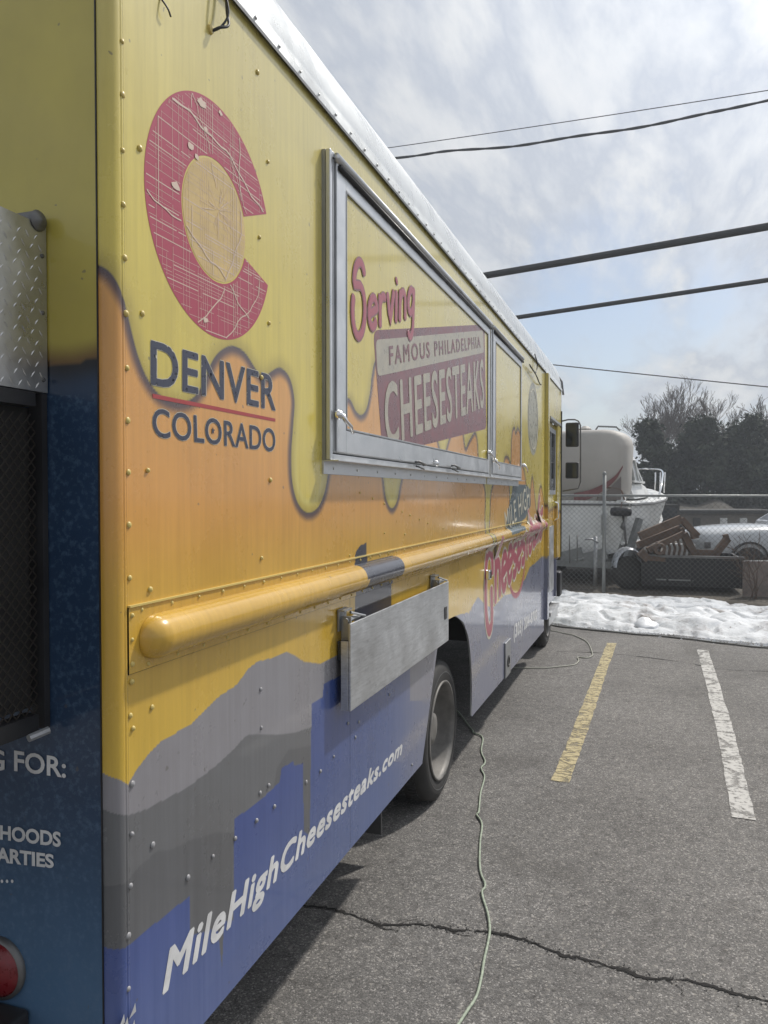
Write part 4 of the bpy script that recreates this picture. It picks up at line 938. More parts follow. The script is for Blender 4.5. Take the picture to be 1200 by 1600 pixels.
def lump(p):
    from mathutils import noise as mn
    m_ = MB().lathe((p.x, p.y+.05, .0), (.1,-.5,1), [(.13,-.02),(.14,.04),(.135,.09),(.12,.115),(.085,.125),(.04,.118),(0,.12)], 30)
    m_.v = [tuple(Vector(v)*1+Vector((1,1,1))*(.035*mn.noise(Vector(v)*6)+.018*mn.noise(Vector(v)*17))) for v in m_.v]; return m_
tag(snow_bank().build('snow_bank', SNOW, None, True), kind='structure')
wet = mat('wet_asphalt', (.055,.052,.049), .38, spec=.5, noise=(9,.35), bump=(60,.25,.003))
strip('wet_edge', [(a_, b_-.045) for a_, b_ in gl([(780,957),(868,974),(940,984),(1020,990),(1110,999),(1210,1009),(1330,1018)])], lambda u: .13+.06*math.sin(u*31)+.04*math.sin(u*77), .0035, wet, .02, 160)
gr_ = MB()
for k in range(900):
    px_ = rng.uniform(860, 1230); q_ = on_ground(px_, np.interp(px_, [860, 1000, 1230], [972, 989, 1012])); y_ = q_.y+rng.normal(-.03, .07); r_ = abs(rng.normal(.006, .005))+.003; x_ = q_.x+rng.normal(0, .05)
    gr_.add([(x_-r_, y_-r_, 0), (x_+r_*1.3, y_-r_*.7, 0), (x_+r_*.2, y_+r_, 0), (x_, y_, r_*1.2)], [(0,1,3),(1,2,3),(2,0,3)])
tag(gr_.build('snow_crumbs', SNOW), kind='stuff')
p = on_ground(1010, 985); tag(lump(p).build('ice_lump', mat('clean_ice', (.70,.72,.75), .4, noise=(9,.1), bump=(10,.4,.02)), None, True), 'round white lump of ice at the front of the snow bank', 'ice lump')

# ------------------------------------------------------------------ chain link fence
galv = mat('galvanised_steel', (.23,.24,.24), .5, .5, noise=(6,.25))
F0 = at(820, 771, 13.2); F1 = at(1300, 771, 11.4); FD = (F1-F0); FD.z = 0; FL = FD.length; FD.normalize(); F0.z = 0
FH = 1.69
fence = empty('chain_link_fence', F0, 'chain link fence with a pipe top rail running behind the snow bank', 'fence')
def FP(s, z, off=0): 
    n_ = Vector((-FD.y, FD.x, 0)); return F0+FD*s+Vector((0,0,z))+n_*off
def fpart(mb, name, m, smooth=False, parent=fence): return mb.build(name, m, parent, smooth)
fpart(MB().tube([FP(-3, FH), FP(FL+1.5, FH-.02)], .021, 10), 'top_rail', galv, True)
sp0 = ((at(945, 771, 12.7)-F0).dot(FD))
for s_ in (sp0-3.0, sp0, sp0+3.05):
    hgt = 2.03 if abs(s_-sp0) < .1 else FH+.08
    fpart(MB().tube([FP(s_, 0, -.03), FP(s_, hgt, -.03)], .030, 12), 'post', galv, True)
    fpart(MB().lathe(FP(s_, hgt, -.03), (0,0,1), [(.033,-.01),(.033,.02),(.02,.04),(0,.05)], 12), 'post_cap', galv, True)
wm = MB(); g_ = .082; s_ = -3.0
n_w = int((FL+4.5)/g_)
for i in range(-int(FH/g_)-1, n_w):
    for sg in (1, -1):
        a0 = -3+i*g_ if sg > 0 else -3+(i+FH/g_)*g_
        p, q = (a0, 0.04), (a0+sg*(FH-.04), FH)
        lo, hi = -3, FL+1.5
        def cut(p, q):
            (x0, z0), (x1, z1) = p, q
            if max(x0, x1) < lo or min(x0, x1) > hi: return None
            f_ = lambda xx: z0+(z1-z0)*(xx-x0)/(x1-x0)
            A = (x0, z0); B = (x1, z1)
            if x0 < lo: A = (lo, f_(lo))
            if x0 > hi: A = (hi, f_(hi))
            if x1 < lo: B = (lo, f_(lo))
            if x1 > hi: B = (hi, f_(hi))
            return A, B
        r_ = cut(p, q)
        if r_ and abs(r_[0][0]-r_[1][0]) > .02: wm.bar(FP(r_[0][0], r_[0][1], sg*.002), FP(r_[1][0], r_[1][1], sg*.002), .0036)
fpart(wm, 'wire_mesh', mat('weathered_wire', (.15,.155,.155), .6, .3))['kind'] = 'stuff'

# ------------------------------------------------------------------ yard behind the fence
whiteg = mat('white_gelcoat', (.66,.67,.66), .35, noise=(2.5,.14), bump=(3,.1,.01)); beige = mat('beige_cover', (.42,.40,.37), .6, noise=(1.5,.10), bump=(1.2,.3,.03))
redp = mat('faded_red_paint', (.20,.09,.09), .5, noise=(3,.3)); brown = mat('rusty_brown_steel', (.15,.105,.08), .75, .2, noise=(5,.35))
def loft(secs, close=True):
    n_ = len(secs[0]); V = [p for s in secs for p in s]; F = []
    for i in range(len(secs)-1):
        for j in range(n_-1+(1 if close else 0)):
            a = i*n_+j; b = i*n_+(j+1) % n_; F.append((a, b, b+n_, a+n_))
    F.append(tuple(range(n_))[::-1]); F.append(tuple((len(secs)-1)*n_+k for k in range(n_)))
    return MB().add(V, F)
# cabin boat seen from its stern quarter: transom towards the fence, bow away to the right, tall canvas over the cockpit
F2 = Vector((FW.x, FW.y, 0)).normalized()
hd = (RT*.52+F2*.854).normalized(); sd = (RT*.854-F2*.52).normalized()     # bow direction, starboard
st0 = at(985, 785, 14.2); st0.z = 0
boat = empty('cabin_boat', st0+hd*3-sd*1.1, 'white cabin boat with a tall beige canvas canopy standing on a trailer behind the fence', 'boat')
def BP(u, v, z): return st0+hd*u+sd*(v-1.12)+Vector((0,0,z))
HS = ((0,1.10,.40,.62,1.54),(.15,1.12,.38,.60,1.54),(1.6,1.18,.40,.64,1.55),(3.0,1.12,.48,.78,1.60),(4.2,.92,.66,1.0,1.67),(5.2,.60,.92,1.28,1.74),(5.9,.26,1.22,1.5,1.80),(6.2,.04,1.55,1.68,1.83))
secs = []
for u, hw, zk, zc, zg in HS:
    secs.append([BP(u, 0, zk), BP(u, -hw*.80, zc), BP(u, -hw*.93, (zc+zg)/2), BP(u, -hw, zg-.10), BP(u, -hw*1.02, zg), BP(u, -hw*.9, zg+.03), BP(u, 0, zg+.05), BP(u, hw*.9, zg+.03), BP(u, hw*1.02, zg), BP(u, hw, zg-.10), BP(u, hw*.93, (zc+zg)/2), BP(u, hw*.80, zc)])
loft(secs).build('hull', whiteg, boat, False)
for sgn in (-1, 1):
    part(MB().tube([BP(u, sgn*(hw*1.02+.01), zg-.03) for u, hw, zk, zc, zg in HS], .022, 6), 'rub_strake', M['steel'], boat)
    part(MB().tube([BP(u, sgn*(hw*.87+.02), zc+.18*(zg-zc)) for u, hw, zk, zc, zg in HS], .035, 6), 'spray_rail', whiteg, boat)
part(MB().tube([BP(-.01,-1.1,1.51), BP(-.01,1.1,1.51)], .02, 6), 'transom_rail', M['steel'], boat)
part(MB().bar(BP(-.03,.62,.95), BP(-.03,.62,1.32), .30,.05), 'transom_hatch', M['alud'], boat)
part(MB().bar(BP(-.04,.62,1.05), BP(-.04,.62,1.22), .16,.05), 'hatch_plate', whiteg, boat)
# canopy
NS = 28; secs = []
for u, hw, zt_0 in ((.05,.92,2.84),(.12,1.0,2.92),(.28,1.04,2.95),(.6,1.04,2.95),(.82,.98,2.90),(.92,.90,2.78)):
    r_ = []
    for k_ in range(NS):
        a_ = 2*math.pi*k_/NS; c_2, s_2 = math.cos(a_), math.sin(a_); pw = .42
        r_.append(BP(u, math.copysign(abs(c_2)**pw, c_2)*hw*(1 if s_2 > 0 else .97), (1.5+zt_0)/2+math.copysign(abs(s_2)**pw, s_2)*(zt_0-1.5)/2))
    secs.append(r_)
can = part(loft(secs), 'canopy', beige, boat, smooth=True)
rs_ = smooth_line([(.05,1.62),(.35,1.70),(.62,1.84),(.84,2.02),(.97,2.22)], 6); V = []
for i_, (v_, z_) in enumerate(rs_):
    w_ = .085*(1-i_/len(rs_))+.02; V += [tuple(BP(.03, min(v_, 1.2), z_-w_)), tuple(BP(.03, min(v_, 1.2), z_+w_))]
part(MB().add(V, [(2*i_, 2*i_+2, 2*i_+3, 2*i_+1) for i_ in range(len(rs_)-1)]), 'red_stripe', redp, can)
part(MB().add([BP(.035,.45,1.58), BP(.035,.94,1.60), BP(.035,.94,2.04), BP(.035,.72,1.80)], [(0,1,2,3)]), 'side_curtain', mat('grey_curtain', (.17,.15,.14), .6), can)
for v_ in (-.1,.12): part(MB().lathe(BP(.5, v_, 2.94), (0,0,1), [(.12,0),(.12,.05),(.05,.10),(0,.11)], 12), 'vent', beige, can)
part(MB().tube([BP(.4,.35,2.94), BP(.4,.4,3.02), BP(.4,.75,2.99), BP(.4,.82,2.92)], .018, 6), 'canopy_rail', galv, can)
# raked windscreen and small cabin ahead of the canopy
cs = []
for u, hw, z1_ in ((.95,.97,1.96),(2.2,.93,1.95),(3.4,.72,1.90),(4.4,.42,1.82)):
    z0_ = 1.58+.03*u; cs.append([BP(u, -hw, z0_), BP(u, -hw*.88, z1_-.03), BP(u, 0, z1_+.02), BP(u, hw*.88, z1_-.03), BP(u, hw, z0_)])
part(loft(cs), 'cabin', whiteg, boat)
tops = []
for u, hw in ((.92,.92),(1.3,.90),(1.62,.84)): tops.append([BP(u, -hw, 2.38), BP(u, -hw*.95, 2.45), BP(u, 0, 2.50), BP(u, hw*.95, 2.45), BP(u, hw, 2.38)])
part(loft(tops), 'hard_top', whiteg, boat)
wf = MB()
for v_ in (-.62, -.22, .22, .62): part(MB().bar(BP(2.15, v_*1.38, 1.93), BP(1.60, v_*1.26, 2.39), .04), 'screen_post', whiteg, boat)
for u in (.97, 1.30): part(MB().bar(BP(u+.22,.92,1.95), BP(u, .88, 2.39), .04), 'screen_post', whiteg, boat)
part(MB().bar(BP(.97,.94,1.96), BP(2.15,.88,1.95), .04), 'screen_sill', whiteg, boat)
part(MB().add([BP(.98,.91,1.97), BP(2.13,.85,1.95), BP(1.58,.80,2.38), BP(.98,.88,2.38)], [(0,1,2,3)]).add([BP(2.14,-.83,1.95), BP(2.14,.83,1.95), BP(1.59,.78,2.38), BP(1.59,-.78,2.38)], [(0,1,2,3)]), 'windscreen_glass', mat('smoked_glass', (.16,.18,.19), .12), boat)
br_ = MB()
for v_ in (1, -1):
    br_.tube(smooth_line([tuple(BP(2.6,v_*1.08,1.62)), tuple(BP(3.1,v_*1.05,1.98)), tuple(BP(5.0,v_*.66,2.28)), tuple(BP(6.15,v_*.10,2.36))], 5), .022, 6)
    for u, vv in ((4.4,.84),(5.1,.6),(5.7,.36)): br_.tube([BP(u, v_*vv, 1.74), BP(u-.03, v_*vv*1.02, 2.22+.03*(u-4.4))], .018, 6)
part(br_.tube([BP(6.15,-.10,2.36), BP(6.2,0,2.37), BP(6.15,.10,2.36)], .022, 6), 'bow_rail', M['chrome'], boat, smooth=True)
part(MB().lathe(BP(-.12,.98,1.38), tuple(sd), [(0,-.20),(.07,-.18),(.085,-.12),(.085,.12),(.07,.18),(0,.20)], 14), 'fender', M['black'], boat, smooth=True)
part(MB().tube([BP(-.05,.98,1.56), BP(-.12,.98,1.44)], .012, 5), 'fender_rope', brown, boat)
part(MB().tube([BP(-.03,1.0,1.30), BP(-.05,1.03,1.05), BP(-.02,1.05,.80), BP(-.04,1.0,.62)], .022, 6).lathe(BP(-.05,1.0,1.12), (0,0,1), [(0,-.08),(.05,-.04),(.03,.04),(0,.08)], 8), 'rope', M['steel'], boat, smooth=True)
for (u, v_, z_, w_) in ((.2,.98,1.60,.22),(.10,1.0,1.58,.14)): part(MB().bar(BP(u, v_-w_, z_+.05), BP(u, v_, z_+.05), .12), 'deck_fitting', M['steel'] if w_ > .2 else whiteg, boat)
part(MB().tube(smooth_line([tuple(BP(.05,.5,1.57)), tuple(BP(.05,.55,1.80)), tuple(BP(.05,.9,1.80)), tuple(BP(.05,1.0,1.60))], 5), .018, 6), 'stern_rail', brown, boat)
trl = empty('boat_trailer', st0+hd*2, 'grey steel trailer carrying the white cabin boat', 'trailer')
for v_ in (-.7, .7): part(MB().bar(BP(-.35, v_, .44), BP(5.0, v_*.5, .44), .09, .12), 'frame_rail', galv, trl)
for u in (-.3, 2.2, 4.5): part(MB().bar(BP(u, -.95, .40), BP(u, 1.0 if u < 3 else .5, .40), .08, .12), 'cross_member', galv, trl)
for u in (1.6, 2.4):
    for sgn in (-1, 1): part(MB().lathe(BP(u, sgn*1.0, .33), tuple(sd), [(0,-.07),(.16,-.09),(.32,-.1),(.33,0),(.32,.1),(.16,.09),(0,.07)], 22), 'wheel', M['rubber'], trl, smooth=True)
for v_ in (-.1,.35): part(MB().bar(BP(-.30, v_, .5), BP(-.30, v_+.42, .62), .04, .20), 'light_board', galv, trl)
part(MB().bar(BP(-.1,1.08,.5), BP(.15,1.25,1.25), .10), 'guide_post', galv, trl)
jk = tag(MB().tube([at(931,771,13.3)-Vector((0,0,1.6)), at(931,771,13.3)-Vector((0,0,.75))], .03, 8).tube([at(914,843,13.3), at(924,842,13.3), at(935,848,13.3)], .018, 6).build('jack_stand', M['alud'], None, True), 'small jack stand with a bent handle below the boat', 'jack stand')
for px_ in (890, 902): tag(MB().tube([at(px_, 880, 13.2), at(px_, 836, 13.2)], .012, 6).build('steel_rod', M['steel'], None, True), 'thin upright steel rod below the boat, '+('the one nearer the truck' if px_ < 895 else 'the one nearer the fence post'), 'rod')
# black utility trailer
ut0 = at(1003, 771, 13.5); ut0.z = 0; e1 = (at(1163, 771, 13.0)-at(1003, 771, 13.5)); e1.z = 0; UL = e1.length; e1.normalize(); e2 = Vector((-e1.y, e1.x, 0))
def UPt(u, v, z): return ut0+e1*u+e2*v+Vector((0,0,z))
ut = empty('utility_trailer', ut0, 'black high sided utility trailer with rusty steel frames lying on it', 'trailer')
def obox(P, a, b):
    (u0, v0, z0), (u1, v1, z1) = a, b; m_ = MB()
    m_.add([P(u0,v0,z0), P(u1,v0,z0), P(u1,v1,z0), P(u0,v1,z0), P(u0,v0,z1), P(u1,v0,z1), P(u1,v1,z1), P(u0,v1,z1)], [(0,3,2,1),(4,5,6,7),(0,1,5,4),(1,2,6,5),(2,3,7,6),(3,0,4,7)]); return m_
obox(UPt, (0,0,.10), (UL,.04,.60)).build('side_board', M['black'], ut); obox(UPt, (0,1.4,.10), (UL,1.44,.60)).build('side_board', M['black'], ut)
obox(UPt, (.0,.041,.12), (.04,1.399,.6)).build('end_board', M['black'], ut); obox(UPt, (UL-.04,.041,.12), (UL,1.399,.6)).build('end_board', M['black'], ut)
obox(UPt, (.04,.041,.12), (UL-.04,1.399,.16)).build('deck', M['under'], ut); obox(UPt, (-.02,-.03,.60), (UL+.02,.05,.64)).build('top_edge', M['steel'], ut)
for u in np.linspace(.02, UL-.05, 5): obox(UPt, (u,-.025,.10), (u+.035,-.001,.60)).build('stake', M['black'], ut)
obox(UPt, (.25,-.012,.20), (.85,-.002,.225)).build('reflector_strip', galv, ut)
# silver wheel fender dome left of it
fd_ = at(985, 900, 13.6); fd_.z = 0
fdm = empty('trailer_wheel', fd_, 'trailer wheel under a rounded silver fender left of the black trailer', 'wheel')
V = []; 
for i in range(13):
    a_ = math.pi*i/12
    for v in (0, .08, .26, .30): 
        rr_ = .30 if v in (.08, .26) else .27
        V.append(fd_+RT*(math.cos(a_)*rr_*.9)+Vector((FW.x, FW.y, 0))*v+Vector((0,0,.40+math.sin(a_)*rr_*1.2)))
part(MB().add(V, [(i*4+j, (i+1)*4+j, (i+1)*4+j+1, i*4+j+1) for i in range(12) for j in range(3)]), 'fender', mat('silver_fender', (.45,.47,.50), .35, .6, noise=(5,.25)), fdm, smooth=True)
part(MB().lathe(fd_+Vector((FW.x, FW.y, 0))*.15+Vector((0,0,.30)), (FW.x, FW.y, 0), [(0,-.08),(.15,-.08),(.28,-.09),(.30,0),(.28,.09)], 22), 'tyre', M['rubber'], fdm, smooth=True)
# rusty frames on the trailer: bars traced on a leaning plane
D0 = 13.35
def rp_(px, py, d=0): return at(px, py, D0+d)
rf = empty('rusty_grapple', at(1060, 860, D0), 'rusty brown steel grapple frame resting on the black trailer', 'grapple')
for (a_, b_, w_, dd) in (((999,838),(1064,811),.14,0),((1064,811),(1090,838),.10,0),((996,852),(1062,826),.12,.35),((1012,860),(1068,834),.10,.1),((1068,834),(1090,876),.12,.1),((1062,826),(1068,838),.1,.35),((1000,862),(1012,874),.14,.1),((1090,863),(1118,864),.10,.2),((1116,868),(1137,841),.12,.2),((1080,838),(1090,836),.1,.0),((1012,872),(1062,876),.08,.1),((1132,842),(1138,840),.14,.2)):
    part(MB().bar(rp_(*a_, dd), rp_(*b_, dd), w_, .09, tuple(FW)), 'frame_bar', brown, rf)
for k_ in range(7):
    x_ = 1026+k_*8; part(MB().tube([rp_(x_, 847-k_*1.5, .1), rp_(x_+5, 856, .16), rp_(x_+2, 872, .1)], .025, 6), 'tine', brown, rf, smooth=True)
part(MB().lathe(rp_(1031, 858, -.02), tuple(FW), [(.05,0),(.10,0),(.11,.02),(.11,.08)], 16), 'round_eye', brown, rf)
part(MB().box(rp_(1072, 862, .6)-Vector((.35,.1,.1)), rp_(1072, 862, .6)+Vector((.15,.1,.14))), 'pale_sack', whiteg, rf)
# white car, nose to the left
cn = at(1078, 771, 16.2); cn.z = 0; c1 = RT.copy(); c2_ = Vector((-RT.y, RT.x, 0))
car = empty('parked_car', cn+c1*2, 'white car with a broad flat bonnet parked behind the rusty grapple', 'car')
def KP(u, v, z): return cn+c1*u+c2_*v+Vector((0,0,z))
secs = []
for u, hw, zb_0, zs_0, zt_0 in ((-.02,.62,.50,.66,.78),(.08,.80,.38,.78,.96),(.35,.88,.32,.84,1.05),(1.2,.90,.30,.86,1.10),(1.75,.90,.30,.88,1.10)):
    secs.append([KP(u,-hw*.96,zb_0), KP(u,-hw,(zb_0+zs_0)/2), KP(u,-hw,zs_0), KP(u,-hw*.88,zt_0-.05), KP(u,-hw*.5,zt_0), KP(u,hw*.5,zt_0), KP(u,hw*.88,zt_0-.05), KP(u,hw,zs_0), KP(u,hw,(zb_0+zs_0)/2), KP(u,hw*.96,zb_0)])
cpaint = mat('white_car_paint', (.50,.52,.54), .25, coat=.5)
part(loft(secs), 'bonnet', cpaint, car).modifiers.new('s','SUBSURF').levels = 2
for p_ in car.children[-1].data.polygons: p_.use_smooth = True
secs = []
for u, hw, zt_0, wr in ((1.77,.90,1.13,.85),(2.3,.90,1.48,.72),(2.9,.90,1.60,.68),(4.0,.90,1.60,.68),(4.7,.88,1.2,.8),(4.9,.85,1.0,.85)):
    secs.append([KP(u,-hw,.30), KP(u,-hw,.9), KP(u,-hw*wr,zt_0), KP(u,hw*wr,zt_0), KP(u,hw,.9), KP(u,hw,.30)])
part(loft(secs), 'body', cpaint, car)
part(MB().add([KP(1.80,-.72,1.15), KP(1.80,.72,1.15), KP(2.27,.62,1.47), KP(2.27,-.62,1.47)], [(0,1,2,3)]), 'windscreen', M['glass'], car)
for u in (.85, 3.9):
    for sgn in (-1, 1):
        part(MB().lathe(KP(u, sgn*.82, .33), tuple(c2_), [(0,-.10),(.18,-.10),(.31,-.11),(.33,0),(.31,.11),(.18,.10),(0,.10)], 24), 'wheel', M['rubber'], car, smooth=True)
        part(MB().lathe(KP(u, sgn*.86, .36), tuple(c2_), [(.36,-.06),(.40,-.055),(.40,.055),(.36,.06)], 24), 'wheel_arch', M['black'], car)
part(MB().box(KP(-.0,-.75,.62), KP(-.0,-.75,.62)+Vector((.12,.06,.12))), 'headlight', M['chrome'], car)
# weathered plywood panel and dry bush at the right
pw0 = at(1163, 771, 12.6); pw0.z = 0
def WP(u, v, z): return pw0+RT*u+Vector((FW.x, FW.y, 0))*v+Vector((0,0,z))
ply = obox(WP, (0,0,.02), (1.3,.03,.60)).build('plywood_sheet', mat('weathered_plywood', (.24,.20,.18), .8, noise=(3,.4)), None)
tag(ply, 'weathered tan plywood sheet standing behind the fence at the right edge', 'plywood')
obox(WP, (0,-.004,.601), (1.3,.034,.615)).build('top_edge', whiteg, ply)
def twig(mb, p, d, L, r, depth, rnd, spread=.5, seg=3, rmin=.006, up=.08):
    pts = [Vector(p)]; rs = [r]
    for i in range(seg):
        d = (d+Vector((rnd.gauss(0,.13), rnd.gauss(0,.13), rnd.gauss(0,.08)+up))).normalized(); pts.append(pts[-1]+d*L/seg); rs.append(max(rmin, r*(1-.45*(i+1)/seg)))
    mb.tube(pts, rs, 4 if depth > 1 else 3, False)
    if depth <= 0: return
    nb = rnd.choice([2,3,3]) if depth > 1 else rnd.choice([2,3,4])
    for i in range(nb):
        k_ = rnd.randint(1, seg); a = d.orthogonal().normalized(); a.rotate(Matrix.Rotation(rnd.uniform(0, 6.28), 3, d)); nd = (d+a*rnd.uniform(spread*.6, spread*1.4)).normalized()
        twig(mb, pts[k_] if i else pts[-1], nd, L*rnd.uniform(.62, .85), rs[k_]*.72, depth-1, rnd, spread, seg, rmin, up)
rnd = random.Random(5); mb = MB()
for i in range(5): twig(mb, at(1180, 771, 12.3)*1+Vector((rnd.uniform(-.05,.05), 0, -1.69)), Vector((rnd.uniform(-.3,.3), 0, 1)), .42, .010, 3, rnd, .5, 3, .0035, .02)
tag(mb.build('dry_bush', mat('dry_stems', (.13,.095,.075), .9)), 'dry brown leafless bush against the plywood sheet', 'bush')

# ------------------------------------------------------------------ far background
dk = mat('far_machinery', (.05,.05,.048), .8, noise=(2,.4)); far_beige = mat('far_shed', (.16,.145,.125), .8, noise=(1,.3))
def far_box(name, px0, px1, pt, pb_, D, dd, m, label, cat):
    a = at(px0, 771, D); b = at(px1, 771, D); zt0 = at(px0, pt, D).z; zb0 = max(0, at(px0, pb_, D).z) if pb_ else 0
    e = empty(name, Vector((a.x, a.y, 0)), label, cat)
    u = (b-a); u.z = 0; w_ = Vector((FW.x, FW.y, 0)).normalized()*dd; A = Vector((a.x, a.y, 0))
    f_ = lambda s, v, z: A+u*s+w_*v+Vector((0,0,z))
    return e, f_, zb0, zt0
e, f_, zb0, zt0 = far_box('storage_shed', 1060, 1215, 797, 0, 34, 3, far_beige, 'low brown storage shed in front of the dark trees', 'shed')
obox(f_, (0,0,0), (1,1,zt0-.15)).build('wall', far_beige, e); obox(f_, (-.03,-.05,zt0-.149), (1.03,1.05,zt0)).build('roof', dk, e)
for s_ in (.15, .42, .62, .85): obox(f_, (s_,-.02,.2), (s_+.07,-.001,zt0-.35)).build('door', whiteg if s_ in (.42,.62) else dk, e)
e, f_, zb0, zt0 = far_box('parked_van', 1025, 1062, 788, 0, 30, 1.8, dk, 'dark parked van low in front of the trees left of the shed', 'van')
obox(f_, (0,0,.3), (1,1,zt0)).build('body', dk, e); obox(f_, (.1,-.01,zt0*.6), (.9,-.002,zt0*.9)).build('window', M['glass'], e)
for s_ in (.2,.8): MB().lathe(f_(s_,.1,.3), (FW.x,FW.y,0), [(0,-.3),(.3,-.3),(.3,.1)], 16).build('wheel', M['rubber'], e)
# dirt bank behind the yard
V = []; nxb = 90
for i in range(nxb):
    x_ = 700+i*9; hh = 1.15+.3*math.sin(i*.31)+.2*math.sin(i*.83)
    a = at(x_, 771, 42); V += [(a.x, a.y-6, 0.0), (a.x, a.y, hh*.8), (a.x, a.y+5, hh)]
tag(MB().add(V, [(3*i+j, 3*i+3+j, 3*i+4+j, 3*i+1+j) for i in range(nxb-1) for j in range(2)]).build('earth_bank', mat('dark_earth', (.05,.045,.035), .95, noise=(.8,.5))), kind='structure')
# trees
bark = mat('bark', (.075,.06,.05), .9, noise=(6,.3)); bare_b = mat('bare_bark', (.12,.10,.085), .9)
def leaf_mat(name, c0, c1):
    m = mat(name, c0, .8, spec=.2); t = m.node_tree; b = t.nodes['Principled BSDF']; g2 = N(t, 'ShaderNodeNewGeometry'); n = N(t, 'ShaderNodeTexNoise', i_Scale=.9, i_Detail=4); t.links.new(g2.outputs['Position'], n.inputs[0])
    n_b = N(t, 'ShaderNodeTexWhiteNoise'); t.links.new(g2.outputs['Position'], n_b.inputs[0])
    t.links.new(mixc(t, ramp(t, [(.35,(0,0,0)),(.65,(1,1,1))], n.outputs[0]).outputs[0], c0, c1), b.inputs['Base Color']); return m
leafs = leaf_mat('juniper_foliage', (.024,.032,.022), (.055,.066,.042))
def evergreen(px, top, wpx, D, label, seed, n=9000):
    rnd = np.random.default_rng(seed); b = at(px, 771, D); b.z = 0; H = at(px, top, D).z; Wd = wpx*D/FPX/2
    e = empty('evergreen_tree', b, label, 'tree', 'dark evergreens behind the yard')
    lobes = []
    for i in range(34):
        h = rnd.uniform(.10, .93); w_ = Wd*(1.0-.62*max(0, h-.45)/.55)*rnd.uniform(.45, .80); a_ = rnd.uniform(0, 6.28)
        lobes.append((b.x+math.cos(a_)*w_, b.y+math.sin(a_)*w_, H*h, rnd.uniform(.45, .95)*Wd*.42*(1-.35*h)+.2))
    V = []; F = []
    pick = rnd.integers(0, len(lobes), n); dirs = rnd.normal(size=(n, 3)); dirs /= np.linalg.norm(dirs, axis=1)[:, None]; rad = np.where(rnd.random(n) < .22, rnd.uniform(1.0, 1.75, n), rnd.uniform(.35, 1.12, n)**.5)
    L = np.array(lobes)[pick]; P = L[:, :3]+dirs*(L[:, 3]*rad)[:, None]*np.array([1,1,.9])
    P[:, 2] = np.where(P[:, 2] > H, H-(P[:, 2]-H)*.5, np.maximum(P[:, 2], .1))
    s_ = rnd.uniform(.06, .17, n); A = rnd.normal(size=(n, 3)); A /= np.linalg.norm(A, axis=1)[:, None]; B = np.cross(A, dirs+rnd.normal(0,.4,(n,3))); B /= np.linalg.norm(B, axis=1)[:, None]+1e-6
    Q = np.stack([P-A*s_[:, None], P+B*s_[:, None]*.7, P+A*s_[:, None]*1.2, P-B*s_[:, None]*.7], 1).reshape(-1, 3)
    mb_ = MB(); mb_.v = [tuple(q) for q in Q]; mb_.f = [(4*i, 4*i+1, 4*i+2, 4*i+3) for i in range(n)]
    part(mb_, 'crown', leafs, e)
    tk = MB().tube([b, b+Vector((.1,0,H*.5)), b+Vector((0,0,H*.9))], [.22,.14,.04], 8)
    for x_, y_, z_, r_ in lobes[:14]: tk.tube([b+Vector((0,0,max(.4, z_-.9))), Vector((x_, y_, z_))], [.07,.02], 5)
    part(tk, 'trunk', bark, e)
    return e
EV = [(1018,655,70,45,'tall narrow evergreen just right of the covered boat'),(1052,695,80,47,'lower evergreen filling the gap left of the broad tree'),(1100,648,96,46,'broad dark evergreen with a rounded top right of the bare tree'),(1135,676,80,49,'evergreen shoulder between the two tallest dark trees'),(1168,648,92,46,'tall broad evergreen near the right edge'),(1205,690,80,48,'evergreen cut by the right edge of the frame'),(985,735,60,50,'low evergreen mostly hidden by the boats'),(1250,660,110,46,'evergreen beyond the right edge')]
for i, (px, tp_, w_, D, lb) in enumerate(EV[:]): evergreen(px, tp_, w_, D, lb, 11+i)
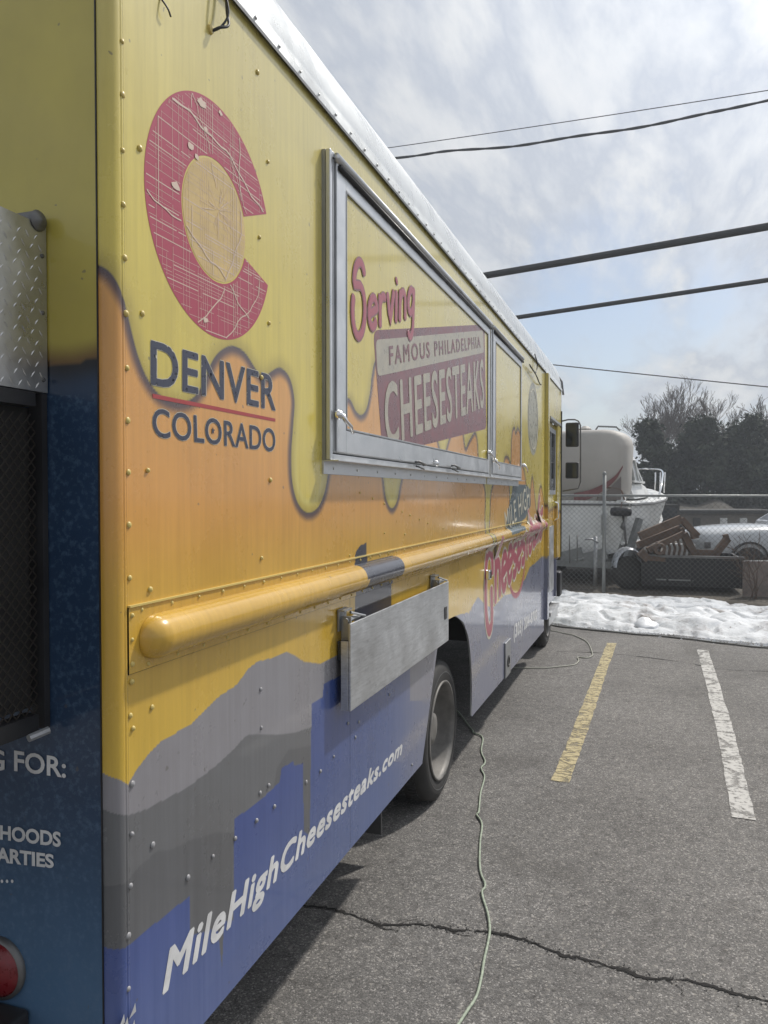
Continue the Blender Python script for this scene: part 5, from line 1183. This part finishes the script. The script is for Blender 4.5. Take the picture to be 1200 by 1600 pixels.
for i, (px, D, top, lb) in enumerate(((1032,58,645,'small leafless tree behind the tall narrow evergreen'),(1072,56,618,'leafless tree with spreading twigs rising between the evergreens'),(1215,52,630,'leafless tree at the right edge of the frame'))):
    b = at(px, 771, D); b.z = 0; H = at(px, top, D).z; rnd = random.Random(21+i); mb_ = MB(); L0 = H*.36
    tr_ = empty('bare_tree', b, lb, 'tree', 'leafless trees behind the evergreens')
    MB().tube([b, b+Vector((.1,0,L0*.5)), b+Vector((0,.0,L0))], [.22,.18,.14], 8).build('trunk', bare_b, tr_, True)
    for k_ in range(6):
        a_ = k_*1.05+rnd.uniform(0,.5); twig(mb_, b+Vector((0,0,L0*rnd.uniform(.7,1))), Vector((math.cos(a_)*.38, math.sin(a_)*.38, 1)).normalized(), H*.235, .07, 6, rnd, .40, 3, .011, .10)
    part(mb_, 'branches', bare_b, tr_)

# ------------------------------------------------------------------ thin haze volume, added to lift the far trees' darks like lens glare
hm = bpy.data.materials.new('veil_haze'); hm.use_nodes = True; ht = hm.node_tree; ht.nodes.clear()
pv = N(ht, 'ShaderNodeVolumePrincipled'); pv.inputs['Color'].default_value = (.86, .92, 1, 1); pv.inputs['Density'].default_value = .0022; pv.inputs['Anisotropy'].default_value = .2
ho = N(ht, 'ShaderNodeOutputMaterial'); ht.links.new(pv.outputs[0], ho.inputs['Volume'])
tag(MB().box((-310,-70,-1), (310,610,40)).build('haze', hm), kind='stuff')
# ------------------------------------------------------------------ overhead cables
cabm = mat('black_cable', (.045,.047,.05), .6); 
def cable(name, pts, r, label, seg=12, twist=False):
    P = [at(p[0], p[1], p[2]*2.2) for p in pts]; r *= 2.2; a = smooth_line([tuple(p) for p in P], seg); mb_ = MB()
    if twist:
        for ph in (0, math.pi): mb_.tube([(p[0], p[1], p[2]+r*.35*math.sin(i*.28+ph)) for i, p in enumerate(a)], r*.75, 6)
    else: mb_.tube(a, r, 8)
    return tag(mb_.build(name, cabm, None, True), label, 'cable', 'overhead cables')
def sag(p, q, s, n=5): return [(p[0]+(q[0]-p[0])*u, p[1]+(q[1]-p[1])*u+s*4*u*(1-u), p[2]+(q[2]-p[2])*u) for u in np.linspace(0, 1, n)]
cable('overhead_cable', [(430,262,16),(618,247,14.6),(700,236,14),(800,229,13.5),(900,213,13),(1000,199,12.6),(1100,178,12.2),(1200,157,11.8),(1500,88,11)], .022, 'twisted service cable, the upper thick wire across the sky', 26, True)
cable('overhead_cable', sag((430,256,16.2),(1500,92,11.2), 4), .008, 'thin steel messenger wire just above the twisted cable')
cable('overhead_cable', sag((500,474,11),(1500,300,7.4), 2), .045, 'thickest dark bundled cable crossing the middle of the sky')
cable('overhead_cable', sag((500,541,13),(1500,392,9.4), 1), .034, 'second thick dark cable below the thickest one')
cable('overhead_cable', sag((700,552,22),(1500,633,18), 2), .015, 'thin low wire falling to the right above the trees')
